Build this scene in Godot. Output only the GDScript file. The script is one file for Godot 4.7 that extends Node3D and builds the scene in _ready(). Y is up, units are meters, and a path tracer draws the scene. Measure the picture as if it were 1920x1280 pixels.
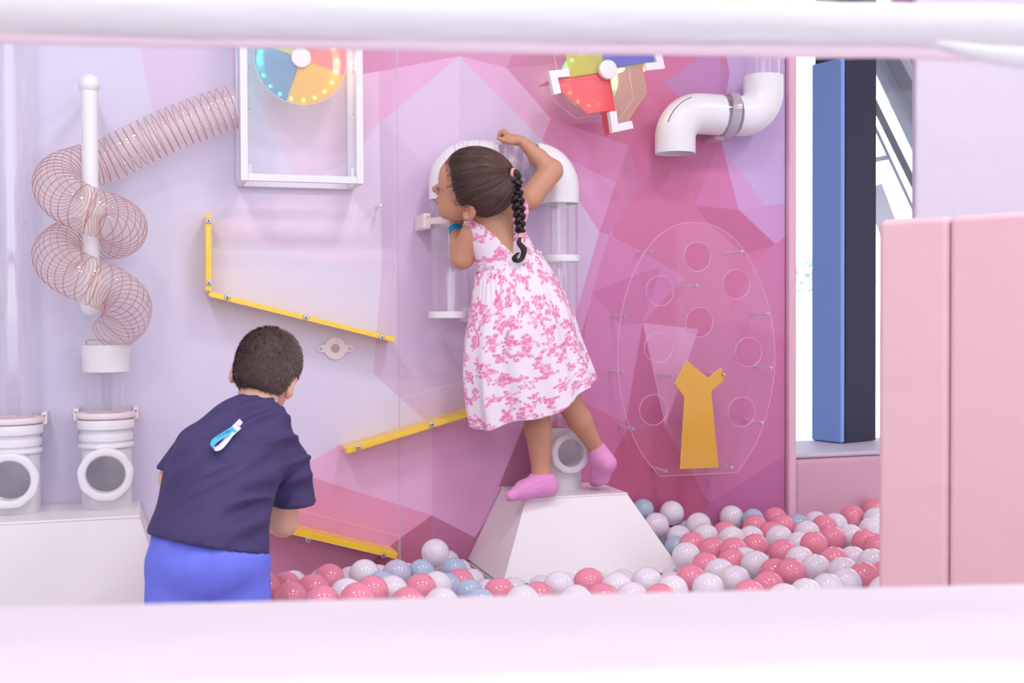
extends Node3D
# A ball pit in a soft play centre, seen through an opening in the padded frame around it.
# World: the pit's printed back wall is the plane z = 0, x runs along it, y is up, the pit floor is y = 0.
const F := 2200.0                       # focal length in pixels of the 1920 x 1280 frame
const EYE := Vector3(0, 1.05, 3.5)
var cb := Basis.from_euler(Vector3(-deg_to_rad(1.22), -deg_to_rad(17.4), -0.0045))
var taken := {}
var M := {}


class MB:
	var v := PackedVector3Array()
	var uv := PackedVector2Array()
	var idx := PackedInt32Array()
	var has_uv := false

	func add(p: Vector3, t := Vector2.ZERO) -> int:
		v.append(p)
		uv.append(t)
		return v.size() - 1

	func tri(a: int, b: int, c: int) -> void:
		idx.append(a)
		idx.append(b)
		idx.append(c)

	func quad(a: int, b: int, c: int, d: int) -> void:
		tri(a, b, c)
		tri(a, c, d)

	func face(pts: Array) -> void:
		var s := v.size()
		for p in pts:
			add(p)
		for i in range(1, pts.size() - 1):
			tri(s, s + i, s + i + 1)

	# rows of equal length, joined by quads; close joins the ends of each row
	func grid(rows: Array, close := true, flip := false) -> int:
		var s := v.size()
		var w: int = rows[0].size()
		for r in rows:
			for p in r:
				add(p)
		for j in rows.size() - 1:
			for i in (w if close else w - 1):
				var a := s + j * w + i
				var b := s + j * w + (i + 1) % w
				if flip:
					quad(a, a + w, b + w, b)
				else:
					quad(a, b, b + w, a + w)
		return s

	func cap(ring: PackedVector3Array, flip := false) -> void:
		var c := Vector3.ZERO
		for p in ring:
			c += p
		var m := add(c / ring.size())
		var s := v.size()
		for p in ring:
			add(p)
		for i in ring.size():
			if flip:
				tri(m, s + i, s + (i + 1) % ring.size())
			else:
				tri(m, s + (i + 1) % ring.size(), s + i)

	func tube(pts: Array, radii, sides := 16, caps := true) -> void:
		var rows := []
		var n := pts.size()
		var t: Vector3 = (pts[1] - pts[0]).normalized()
		var u := t.cross(Vector3.UP if absf(t.y) < 0.9 else Vector3.RIGHT).normalized()
		for k in n:
			var d: Vector3 = (pts[mini(k + 1, n - 1)] - pts[maxi(k - 1, 0)]).normalized()
			u = (u - d * u.dot(d)).normalized()
			var w := d.cross(u)
			var r: float = radii if radii is float else radii[k]
			var row := PackedVector3Array()
			for i in sides:
				var a := TAU * i / sides
				row.append(pts[k] + (u * cos(a) + w * sin(a)) * r)
			rows.append(row)
		grid(rows)
		if caps:
			cap(rows[0])
			cap(rows[n - 1], true)

	# profile: Vector2(radius, height) along the axis of b.y from o
	func lathe(profile: Array, o: Vector3, b: Basis, sides := 32) -> void:
		var rows := []
		for p in profile:
			var row := PackedVector3Array()
			for i in sides:
				var a := TAU * i / sides
				row.append(o + b * Vector3(cos(a) * p.x, p.y, sin(a) * p.x))
			rows.append(row)
		grid(rows, true, true)

	# the same with a corner at every point of the profile
	func lathe_sharp(profile: Array, o: Vector3, b: Basis, sides := 32) -> void:
		for k in profile.size() - 1:
			lathe([profile[k], profile[k + 1]], o, b, sides)

	func ball(o: Vector3, r: float, b := Basis.IDENTITY, sides := 24, rings := 14) -> void:
		var p := []
		for k in rings + 1:
			var a := PI * k / rings
			p.append(Vector2(sin(a) * r, cos(a) * r))
		lathe(p, o, b, sides)

	# box with rounded edges; size in the axes of b
	func rbox(o: Vector3, size: Vector3, r: float, b := Basis.IDENTITY, seg := 2) -> void:
		var h := size / 2.0
		r = minf(r, minf(h.x, minf(h.y, h.z)) * 0.999)
		var inner := h - Vector3.ONE * r
		for ax in 3:
			for sg in [-1.0, 1.0]:
				var a1 := (ax + 1) % 3
				var a2 := (ax + 2) % 3
				var l1 := steps(h[a1], r, seg)
				var l2 := steps(h[a2], r, seg)
				var rows := []
				for y in l2:
					var row := PackedVector3Array()
					for x in l1:
						var p := Vector3.ZERO
						p[ax] = sg * h[ax]
						p[a1] = x
						p[a2] = y
						var q := p.clamp(-inner, inner)
						row.append(o + b * (q + (p - q).normalized() * r))
					rows.append(row)
				grid(rows, false, sg > 0)

	func steps(h: float, r: float, seg: int) -> Array:
		var out := []
		for k in seg + 1:
			out.append(-h + r * (1.0 - tan(PI / 4 * (1.0 - float(k) / seg))))
		for k in range(seg, -1, -1):
			out.append(h - r * (1.0 - tan(PI / 4 * (1.0 - float(k) / seg))))
		return out

	# flat polygon (2D points) given a thickness along b.z, from o; bevel takes the rim in
	func slab(poly: PackedVector2Array, thick: float, o: Vector3, b: Basis) -> void:
		var ids := Geometry2D.triangulate_polygon(poly)
		for z in [0.0, thick]:
			var s := v.size()
			for p in poly:
				add(o + b * Vector3(p.x, p.y, z))
			for k in range(0, ids.size(), 3):
				var f := [ids[k], ids[k + 1], ids[k + 2]]
				var n2: float = (poly[f[1]] - poly[f[0]]).cross(poly[f[2]] - poly[f[0]])
				if (n2 > 0) == (z > 0):
					f.reverse()
				tri(s + f[0], s + f[1], s + f[2])
		for k in poly.size():
			var p: Vector2 = poly[k]
			var q: Vector2 = poly[(k + 1) % poly.size()]
			face([o + b * Vector3(p.x, p.y, 0), o + b * Vector3(q.x, q.y, 0), o + b * Vector3(q.x, q.y, thick), o + b * Vector3(p.x, p.y, thick)])

	func join(other: MB) -> void:
		var s := v.size()
		v.append_array(other.v)
		uv.append_array(other.uv)
		for i in other.idx:
			idx.append(s + i)

	func commit(off: Vector3, normals = null) -> ArrayMesh:
		var n := PackedVector3Array()
		n.resize(v.size())
		for k in range(0, idx.size(), 3):
			var a := idx[k]
			var b := idx[k + 1]
			var c := idx[k + 2]
			var f := (v[c] - v[a]).cross(v[b] - v[a])
			n[a] += f
			n[b] += f
			n[c] += f
		for k in n.size():
			n[k] = n[k].normalized() if n[k].length_squared() > 1e-24 else Vector3.UP
		var w := PackedVector3Array()
		w.resize(v.size())
		for k in v.size():
			w[k] = v[k] - off
		var arr := []
		arr.resize(Mesh.ARRAY_MAX)
		arr[Mesh.ARRAY_VERTEX] = w
		arr[Mesh.ARRAY_NORMAL] = n
		if has_uv:
			arr[Mesh.ARRAY_TEX_UV] = uv
		arr[Mesh.ARRAY_INDEX] = idx
		var m := ArrayMesh.new()
		m.add_surface_from_arrays(Mesh.PRIMITIVE_TRIANGLES, arr)
		return m


# ---- where things are: a line of sight of the photograph cut with a real plane or taken to a real depth
func ray(px: float, py: float) -> Vector3:
	return cb * Vector3((px - 960.0) / F, (640.0 - py) / F, -1.0)

func at_z(px: float, py: float, z := 0.0) -> Vector3:
	var d := ray(px, py)
	return EYE + d * ((z - EYE.z) / d.z)

func at_d(px: float, py: float, depth: float) -> Vector3:
	return EYE + ray(px, py) * depth

func at_y(px: float, py: float, y: float) -> Vector3:
	var d := ray(px, py)
	return EYE + d * ((y - EYE.y) / d.y)

func per_px(p: Vector3) -> float:       # metres that one pixel of the frame spans at p
	return (cb.inverse() * (p - EYE)).z / -F


# ---- nodes
func numbered(called: String) -> String:
	taken[called] = taken.get(called, 0) + 1
	return called if taken[called] == 1 else "%s_%03d" % [called, taken[called] - 1]

func tag(o: Node, label: String, category: String, group := "") -> void:
	o.set_meta("label", label)
	o.set_meta("category", category)
	if group:
		o.set_meta("group", group)

func thing(called: String, label: String, category: String, at := Vector3.ZERO, group := "") -> Node3D:
	var o := Node3D.new()
	o.name = numbered(called)
	add_child(o, true)
	o.position = at
	tag(o, label, category, group)
	return o

func base_of(o: Node) -> Vector3:
	var p := Vector3.ZERO
	while o is Node3D and o != self:
		p += o.position
		o = o.get_parent()
	return p

func part(parent: Node, called: String, mb: MB, m: Material, label := "") -> MeshInstance3D:
	var o := MeshInstance3D.new()
	o.name = numbered(called) if parent == self else called
	parent.add_child(o, true)
	o.mesh = mb.commit(base_of(parent))
	o.material_override = m
	o.cast_shadow = GeometryInstance3D.SHADOW_CASTING_SETTING_ON
	if label:
		o.set_meta("label", label)
	return o

func struct(called: String, mb: MB, m: Material, parent: Node = self) -> MeshInstance3D:
	var o := part(parent, called, mb, m)
	if parent == self:
		o.set_meta("kind", "structure")
	return o

func struct_node(called: String) -> Node3D:
	var o := Node3D.new()
	o.name = called
	add_child(o, true)
	o.set_meta("kind", "structure")
	return o


# ---- materials
func rgb(r: int, g: int, b: int, a := 1.0) -> Color:
	return Color(r / 255.0, g / 255.0, b / 255.0, a)

func mat(called: String, c: Color, rough := 0.5, metal := 0.0) -> StandardMaterial3D:
	var m := StandardMaterial3D.new()
	m.resource_name = called
	m.albedo_color = c
	m.roughness = rough
	m.metallic = metal
	m.cull_mode = BaseMaterial3D.CULL_DISABLED
	M[called] = m
	return m

func clear(called: String, c: Color, alpha: float, rough := 0.04) -> StandardMaterial3D:
	var m := mat(called, Color(c, alpha), rough)
	m.transparency = BaseMaterial3D.TRANSPARENCY_ALPHA
	return m

func noise_tex(size: int, freq: float, sd: int, octaves := 3, ramp: Gradient = null) -> NoiseTexture2D:
	var n := FastNoiseLite.new()
	n.seed = sd
	n.frequency = freq
	n.fractal_octaves = octaves
	var t := NoiseTexture2D.new()
	t.width = size
	t.height = size
	t.seamless = true
	t.noise = n
	if ramp:
		t.color_ramp = ramp
	return t

func relief(m: StandardMaterial3D, t: Texture2D, cm: float, scale: float) -> void:
	m.heightmap_enabled = true
	m.heightmap_texture = t
	m.heightmap_scale = cm
	m.uv1_triplanar = true
	m.uv1_world_triplanar = true
	m.uv1_scale = Vector3.ONE * scale

func glow(called: String, c: Color, energy: float) -> StandardMaterial3D:
	var m := mat(called, c, 0.4)
	m.emission_enabled = true
	m.emission = c
	m.emission_energy_multiplier = energy
	return m


# ---- curves
func smooth_path(keys: Array, per := 12) -> Array:
	var out := []
	var n := keys.size()
	for k in n - 1:
		var a: Vector3 = keys[maxi(k - 1, 0)]
		var b: Vector3 = keys[k]
		var c: Vector3 = keys[k + 1]
		var d: Vector3 = keys[mini(k + 2, n - 1)]
		for i in per:
			out.append(b.cubic_interpolate(c, a, d, float(i) / per))
	out.append(keys[n - 1])
	return out

# evenly spaced points along a polyline
func even(pts: Array, step: float) -> Array:
	var out := [pts[0]]
	var left := step
	for k in pts.size() - 1:
		var a: Vector3 = pts[k]
		var b: Vector3 = pts[k + 1]
		var l := a.distance_to(b)
		var done := 0.0
		while l - done >= left:
			done += left
			out.append(a.lerp(b, done / l))
			left = step
		left -= l - done
	return out

# quarter bend from p (going along da) to q (leaving along db), with straight ends
func bend(p: Vector3, corner: Vector3, q: Vector3, r: float, n := 14) -> Array:
	var da := (corner - p).normalized()
	var db := (q - corner).normalized()
	var out := [p]
	var c := corner - da * r + db * r
	for k in n + 1:
		var a := PI / 2 * k / n
		out.append(c - db * r * cos(a) + da * r * sin(a))
	out.append(q)
	return out

# axes with y along d
func along(d: Vector3) -> Basis:
	var y := d.normalized()
	var x := y.cross(Vector3(0, 0, 1) if absf(y.z) < 0.9 else Vector3(1, 0, 0)).normalized()
	return Basis(x, y, x.cross(y))


func set_camera_and_light() -> void:
	var cam := Camera3D.new()
	cam.name = "camera"
	add_child(cam)
	cam.position = EYE
	cam.basis = cb
	cam.fov = rad_to_deg(2.0 * atan(640.0 / F))
	cam.near = 0.05
	cam.far = 200.0
	var lens := CameraAttributesPhysical.new()
	lens.frustum_focal_length = 12.0 * F / 640.0     # 24 mm high sensor
	lens.frustum_focus_distance = 3.35
	lens.exposure_aperture = 5.0
	cam.attributes = lens
	var env := Environment.new()
	env.tonemap_mode = Environment.TONE_MAPPER_LINEAR
	env.tonemap_exposure = 1.17
	env.background_mode = Environment.BG_SKY
	var sky := Sky.new()
	var sm := ProceduralSkyMaterial.new()
	sm.sky_top_color = rgb(212, 221, 236)
	sm.sky_horizon_color = rgb(244, 246, 250)
	sm.ground_horizon_color = rgb(236, 238, 240)
	sm.ground_bottom_color = rgb(200, 198, 196)
	sm.sky_energy_multiplier = 1.45
	sm.ground_energy_multiplier = 1.3
	sky.sky_material = sm
	env.sky = sky
	env.sdfgi_enabled = true
	env.ssao_enabled = true
	env.ssil_enabled = true
	var we := WorldEnvironment.new()
	we.name = "world_environment"
	we.environment = env
	add_child(we)
	# the ceiling panels over the pit and over the hall; their fittings are built with the ceiling
	for p in PANELS:
		var l := AreaLight3D.new()
		l.name = "ceiling_panel_light"
		l.area_size = Vector2(0.4, 0.4)
		l.area_normalize_energy = true
		l.light_energy = p[2]
		l.light_color = rgb(253, 248, 252)
		l.shadow_enabled = true
		l.area_range = 12.0
		add_child(l, true)
		l.position = Vector3(p[0], 3.31, p[1])
		l.rotation_degrees = Vector3(-90, 0, 0)

const PANELS := [[-0.7, 2.0, 1.7], [1.1, 2.0, 1.7], [2.9, 2.0, 1.7], [-0.7, 3.6, 1.4], [1.1, 3.6, 1.4], [2.9, 3.6, 1.4]]


func make_materials() -> void:
	mat("white plastic", rgb(243, 237, 240), 0.28)
	mat("white pvc", rgb(245, 243, 248), 0.3)
	M["white pvc"].backlight_enabled = true
	M["white pvc"].backlight = Color(0.3, 0.28, 0.29)
	mat("thin pvc", rgb(245, 243, 248), 0.3)
	M["thin pvc"].backlight_enabled = true
	M["thin pvc"].backlight = Color(0.5, 0.48, 0.49)
	mat("cream plastic", rgb(242, 228, 230), 0.35)
	mat("white paint", rgb(238, 236, 246), 0.35)
	mat("yellow acrylic", rgb(255, 214, 0), 0.22)
	mat("steel", rgb(205, 202, 212), 0.28, 0.9)
	mat("dark steel", rgb(70, 62, 70), 0.4, 0.6)
	mat("copper wire", rgb(184, 104, 104), 0.35, 0.2)
	clear("clear acrylic", rgb(240, 226, 236), 0.012)
	M["clear acrylic"].metallic_specular = 0.24
	clear("clear tube", rgb(232, 222, 240), 0.035)
	clear("clear ring", rgb(226, 214, 228), 0.35, 0.2)
	clear("hose film", rgb(247, 224, 214), 0.21, 0.08)
	mat("lit acrylic edge", rgb(255, 214, 226), 0.3)  # paler than the sheet: light caught in its edges, put into the colour
	mat("white vinyl", rgb(219, 217, 222), 0.5)
	mat("sill vinyl", rgb(219, 209, 218), 0.5)
	mat("pink vinyl", rgb(234, 190, 199), 0.55)
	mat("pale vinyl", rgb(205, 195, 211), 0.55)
	mat("pink trim", rgb(232, 184, 202), 0.5)
	mat("groove", rgb(206, 140, 162), 0.8)
	mat("seam grey", rgb(170, 130, 160), 0.6)
	var puff := noise_tex(512, 0.012, 4, 3)
	for n in ["white vinyl", "sill vinyl", "pink vinyl", "pale vinyl"]:
		relief(M[n], puff, 0.18, 1.3)


# the print on the pit wall: flat facets, drawn in metres on the wall
const WALL_X0 := -1.2
const WALL_Y1 := 2.6
const PRINT_X0 := -0.5      # the part of the wall that is printed with facets; beyond it the edge colours run on
const PRINT_W := 2.6

func facets() -> Array:
	return [
		[[-700, -300], [800, -300], [800, 1700], [-700, 1700], rgb(213, 205, 230)],
		[[-300, 40], [252, 60], [283, 195], [330, 420], [300, 700], [120, 900], [-300, 900], rgb(209, 204, 228)],
		[[252, 40], [470, 40], [470, 160], [300, 240], [283, 195], rgb(212, 194, 224)],
		[[470, 20], [720, 20], [711, 228], [660, 330], [560, 350], [470, 160], rgb(217, 196, 219)],
		[[560, 350], [660, 300], [716, 228], [800, 310], [860, 420], [760, 520], [560, 480], [380, 430], rgb(221, 204, 229)],
		# right of the joint and the pinks
		[[800, -300], [1600, -300], [1600, 1700], [800, 1700], rgb(200, 114, 156)],
		[[711, 228], [861, 105], [1017, 263], [1060, 300], [1124, 435], [1100, 520], [1070, 720], [1000, 800], [810, 800], [700, 700], [716, 500], rgb(206, 184, 215)],
		[[716, 228], [861, 105], [861, 400], [800, 310], rgb(211, 190, 219)],
		[[640, 30], [990, 30], [950, 127], [861, 105], [745, 128], [660, 142], rgb(207, 142, 182)],
		[[950, 127], [990, 30], [1200, 30], [1180, 120], [1060, 118], rgb(197, 122, 162)],
		[[660, 142], [711, 134], [711, 228], [690, 250], [660, 300], rgb(221, 184, 214)],
		[[711, 134], [861, 105], [716, 228], [711, 228], rgb(218, 170, 207)],
		[[861, 105], [950, 127], [1033, 222], [1017, 263], rgb(217, 164, 204)],
		[[950, 127], [1060, 118], [1180, 120], [1130, 230], [1060, 232], [1033, 222], rgb(204, 132, 176)],
		[[1033, 222], [1060, 232], [1178, 272], [1155, 342], [1062, 297], [1017, 263], rgb(208, 130, 176)],
		[[1017, 263], [1062, 297], [1155, 342], [1124, 435], [1085, 375], rgb(211, 146, 194)],
		[[1124, 435], [1155, 342], [1150, 430], [1085, 640], [1060, 780], [1000, 800], [1070, 620], rgb(205, 146, 192)],
		[[1155, 342], [1178, 272], [1200, 345], [1143, 440], [1124, 435], rgb(199, 122, 166)],
		[[1143, 440], [1200, 470], [1285, 520], [1205, 605], [1178, 795], [1075, 745], [1110, 550], rgb(203, 128, 176)],
		[[1110, 548], [1205, 510], [1240, 500], [1205, 605], [1165, 610], rgb(196, 116, 164)],
		[[1205, 605], [1310, 617], [1247, 800], rgb(211, 148, 190)],
		[[1205, 605], [1247, 800], [1172, 798], rgb(186, 99, 143)],
		[[1310, 617], [1370, 600], [1472, 640], [1472, 850], [1330, 940], [1247, 800], rgb(193, 112, 158)],
		[[1368, 595], [1410, 500], [1454, 457], [1472, 436], [1472, 630], rgb(199, 122, 168)],
		[[1245, 155], [1315, 105], [1346, 104], [1368, 137], [1360, 185], [1275, 182], rgb(184, 128, 180)],
		[[1346, 30], [1500, 30], [1500, 380], [1435, 386], [1385, 393], [1352, 266], [1360, 185], [1368, 137], rgb(192, 166, 213)],
		[[1352, 266], [1372, 300], [1436, 386], [1385, 393], rgb(201, 152, 203)],
		[[1385, 393], [1436, 386], [1500, 378], [1500, 420], [1454, 458], rgb(199, 146, 200)],
		[[1352, 266], [1385, 393], [1303, 385], [1328, 315], rgb(201, 120, 168)],
		[[1285, 300], [1340, 285], [1303, 385], rgb(196, 110, 154)],
		[[1303, 385], [1385, 393], [1454, 458], [1395, 478], [1330, 420], rgb(188, 104, 146)],
		[[1180, 800], [1247, 800], [1330, 942], [1290, 990], [1140, 990], [1120, 905], rgb(187, 94, 132)],  # deep red print with some shade and reflection in its colour
		[[1500, 835], [1330, 942], [1290, 990], [1270, 1100], [1500, 1100], rgb(180, 102, 152)],
		# below the rails
		[[570, 872], [640, 832], [880, 780], [1000, 800], [1060, 900], [960, 905], [890, 1007], [810, 966], [590, 896], rgb(226, 176, 213)],
		[[810, 795], [1000, 800], [960, 905], [890, 1007], [810, 966], rgb(221, 162, 205)],
		[[985, 790], [1060, 800], [1060, 910], [935, 912], rgb(178, 108, 142)],
		[[470, 860], [590, 896], [810, 966], [745, 1012], [690, 1060], [640, 1300], [420, 1300], rgb(222, 148, 186)],
		[[745, 1012], [810, 966], [810, 1400], [640, 1400], [690, 1058], rgb(184, 106, 138)],
		[[810, 966], [890, 1007], [960, 1060], [960, 1400], [810, 1400], rgb(190, 116, 154)],
		[[470, 1080], [530, 1095], [520, 1300], [430, 1300], rgb(190, 112, 140)],  # shade below the lowest run, drawn as a darker facet
	]

func wall_print() -> ImageTexture:
	var w := 2048
	var h := int(w * WALL_Y1 / PRINT_W)
	var im := Image.create(w, h, false, Image.FORMAT_RGB8)
	var k := w / PRINT_W
	for f in facets():
		var ink := Color(minf(f[-1].r * 1.05, 0.97), minf(f[-1].g * 1.05, 0.97), minf(f[-1].b * 1.04, 0.97))
		var p := PackedVector2Array()
		for q in f.slice(0, -1):
			var at := at_z(q[0], q[1])
			p.append(Vector2((at.x - PRINT_X0) * k, (WALL_Y1 - at.y) * k))
		var top := p[0].y
		var low := p[0].y
		for q in p:
			top = minf(top, q.y)
			low = maxf(low, q.y)
		for y in range(maxi(0, int(top)), mini(h - 1, int(low)) + 1):
			var xs := []
			for i in p.size():
				var a := p[i]
				var b := p[(i + 1) % p.size()]
				if (a.y > y + 0.5) != (b.y > y + 0.5):
					xs.append(a.x + (y + 0.5 - a.y) / (b.y - a.y) * (b.x - a.x))
			xs.sort()
			for i in range(0, xs.size() - 1, 2):
				var x0 := clampi(ceili(xs[i]), 0, w)
				var x1 := clampi(floori(xs[i + 1]), 0, w)
				if x1 > x0:
					im.fill_rect(Rect2i(x0, y, x1 - x0, 1), ink)
				# the pixels that an edge runs through are covered in part
				for e in [[x0 - 1, x0 - xs[i]], [x1, xs[i + 1] - x1]]:
					if e[0] >= 0 and e[0] < w and e[1] > 0.0 and e[1] < 1.0:
						im.set_pixel(e[0], y, im.get_pixel(e[0], y).lerp(ink, e[1]))
	return ImageTexture.create_from_image(im)


func make_setting() -> void:
	var floor_mb := MB.new()
	floor_mb.rbox(Vector3(1.4, -0.06, 1.3), Vector3(7.6, 0.12, 8.0), 0.005)
	struct("floor", floor_mb, mat("floor vinyl", rgb(232, 226, 228), 0.6))
	# the pit's back wall: two printed boards with an open joint
	var seam := at_z(747.5, 593).x
	var edge := at_z(1471.5, 593).x
	var wm := mat("wall print", Color.WHITE, 0.5)
	wm.albedo_texture = wall_print()
	wm.texture_repeat = false
	var wall := struct_node("wall_back")
	for s in [[WALL_X0, seam - 0.0015], [seam + 0.0015, edge]]:
		var b := MB.new()
		b.has_uv = true
		var c := [Vector3(s[0], 0, 0), Vector3(s[1], 0, 0), Vector3(s[1], WALL_Y1, 0), Vector3(s[0], WALL_Y1, 0)]
		var back := Vector3(0, 0, -0.018)
		for f in [[c[3], c[2], c[1], c[0]], [c[0] + back, c[1] + back, c[2] + back, c[3] + back], [c[0], c[1], c[1] + back, c[0] + back], [c[2], c[3], c[3] + back, c[2] + back], [c[1], c[2], c[2] + back, c[1] + back], [c[3], c[0], c[0] + back, c[3] + back]]:
			b.face(f)
		for k in b.v.size():
			b.uv[k] = Vector2((b.v[k].x - PRINT_X0) / PRINT_W, (WALL_Y1 - b.v[k].y) / WALL_Y1)
		part(wall, "printed_board", b, wm)
	var back_mb := MB.new()
	back_mb.rbox(Vector3((WALL_X0 + edge) / 2, WALL_Y1 / 2, -0.055), Vector3(edge - WALL_X0, WALL_Y1, 0.07), 0.004)
	part(wall, "backing", back_mb, M["white paint"])
	var strip := MB.new()
	strip.rbox(Vector3(seam, WALL_Y1 / 2, -0.004), Vector3(0.003, WALL_Y1 - 0.01, 0.009), 0.0005)
	part(wall, "joint_strip", strip, mat("joint", rgb(206, 186, 212), 0.4))
	# padded post that closes the wall's free end
	var e2 := at_z(1494.5, 593, 0.02).x
	var t := MB.new()
	t.rbox(Vector3((edge + 0.004 + e2) / 2, 1.3, -0.03), Vector3(e2 - edge - 0.004, 2.6, 0.1), 0.008)
	struct("trim_1", t, M["pink trim"])
	# low padded wall under the window
	var lw := MB.new()
	var top := at_z(1560, 857).y
	lw.rbox(Vector3(e2 + 1.0, top / 2, -0.19), Vector3(2.0, top, 0.38), 0.02, Basis.IDENTITY, 3)
	struct("wall_low", lw, mat("low wall vinyl", rgb(214, 164, 184), 0.45))
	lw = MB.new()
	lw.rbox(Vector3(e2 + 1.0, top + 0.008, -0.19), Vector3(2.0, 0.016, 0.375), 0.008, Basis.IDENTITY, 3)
	struct("lit_trim_2", lw, M["pale vinyl"])  # pale sheet added on the ledge for the window light on its top
	# the hall round the pit, out of view: it bounces the light of the panels
	var hall := mat("hall paint", rgb(238, 235, 238), 0.8)
	for a in [["wall_left", Vector3(-2.3, 1.7, 1.3), Vector3(0.1, 3.4, 8.0)], ["wall_rear", Vector3(1.4, 0.12, 5.3), Vector3(7.6, 0.24, 0.1)], ["wall_rear_head", Vector3(1.4, 3.25, 5.3), Vector3(7.6, 0.3, 0.1)], ["wall_rear_left", Vector3(-2.1, 1.67, 5.3), Vector3(0.6, 2.86, 0.1)], ["wall_rear_right", Vector3(4.9, 1.67, 5.3), Vector3(0.6, 2.86, 0.1)], ["wall_far_side", Vector3(5.15, 1.7, 2.2), Vector3(0.1, 3.4, 6.2)], ["wall_behind", Vector3(-0.2, 1.7, -2.65), Vector3(4.4, 3.4, 0.1)]]:
		var b := MB.new()
		b.rbox(a[1], a[2], 0.003)
		struct(a[0], b, hall)
	# unseen window wall added behind the camera to light the pit from the front
	var front := struct_node("added_window_2")
	for x in [-1.8, 0.3, 2.5, 4.6]:
		var b := MB.new()
		b.rbox(Vector3(x, 1.67, 5.3), Vector3(0.06, 2.86, 0.08), 0.004)
		part(front, "window_post", b, M["white paint"])
	for k in 3:
		var b := MB.new()
		b.rbox(Vector3(-0.75 + k * 2.15, 1.67, 5.3), Vector3(2.08, 2.84, 0.006), 0.001, Basis.IDENTITY, 1)
		part(front, "pane", b, clear("added window glass", rgb(238, 242, 244), 0.02))
	var ce := MB.new()
	ce.rbox(Vector3(1.4, 3.45, 1.3), Vector3(7.6, 0.1, 8.0), 0.003)
	struct("ceiling", ce, mat("ceiling paint", rgb(176, 174, 178), 0.9))
	var lamp := glow("panel diffuser", rgb(255, 250, 248), 3.0)
	for k in PANELS.size():
		var p: Array = PANELS[k]
		var o := thing("ceiling_panel_lamp", "square ceiling panel lamp over the %s of the %s" % [["left side", "middle", "far side"][k % 3], ["ball pit", "hall behind the padded sill"][k / 3]], "lamp", Vector3(p[0], 3.34, p[1]), "ceiling panel lamps")
		var b := MB.new()
		b.rbox(Vector3(p[0], 3.375, p[1]), Vector3(0.48, 0.05, 0.48), 0.006)
		part(o, "housing", b, M["white paint"])
		b = MB.new()
		b.rbox(Vector3(p[0], 3.345, p[1]), Vector3(0.4, 0.012, 0.4), 0.004)
		part(o, "diffuser", b, lamp)
	# what shows beyond the wall's end: column, tilted glazing and its steel, the outdoors
	far_corner()


func bar(mb: MB, a: Vector3, b: Vector3, w: float, t: float) -> void:
	var y := (b - a).normalized()
	var z := (EYE - (a + b) / 2).normalized()
	var x := y.cross(z).normalized()
	mb.rbox((a + b) / 2, Vector3(w, a.distance_to(b), t), minf(w, t) * 0.1, Basis(x, y, x.cross(y)), 1)


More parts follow.
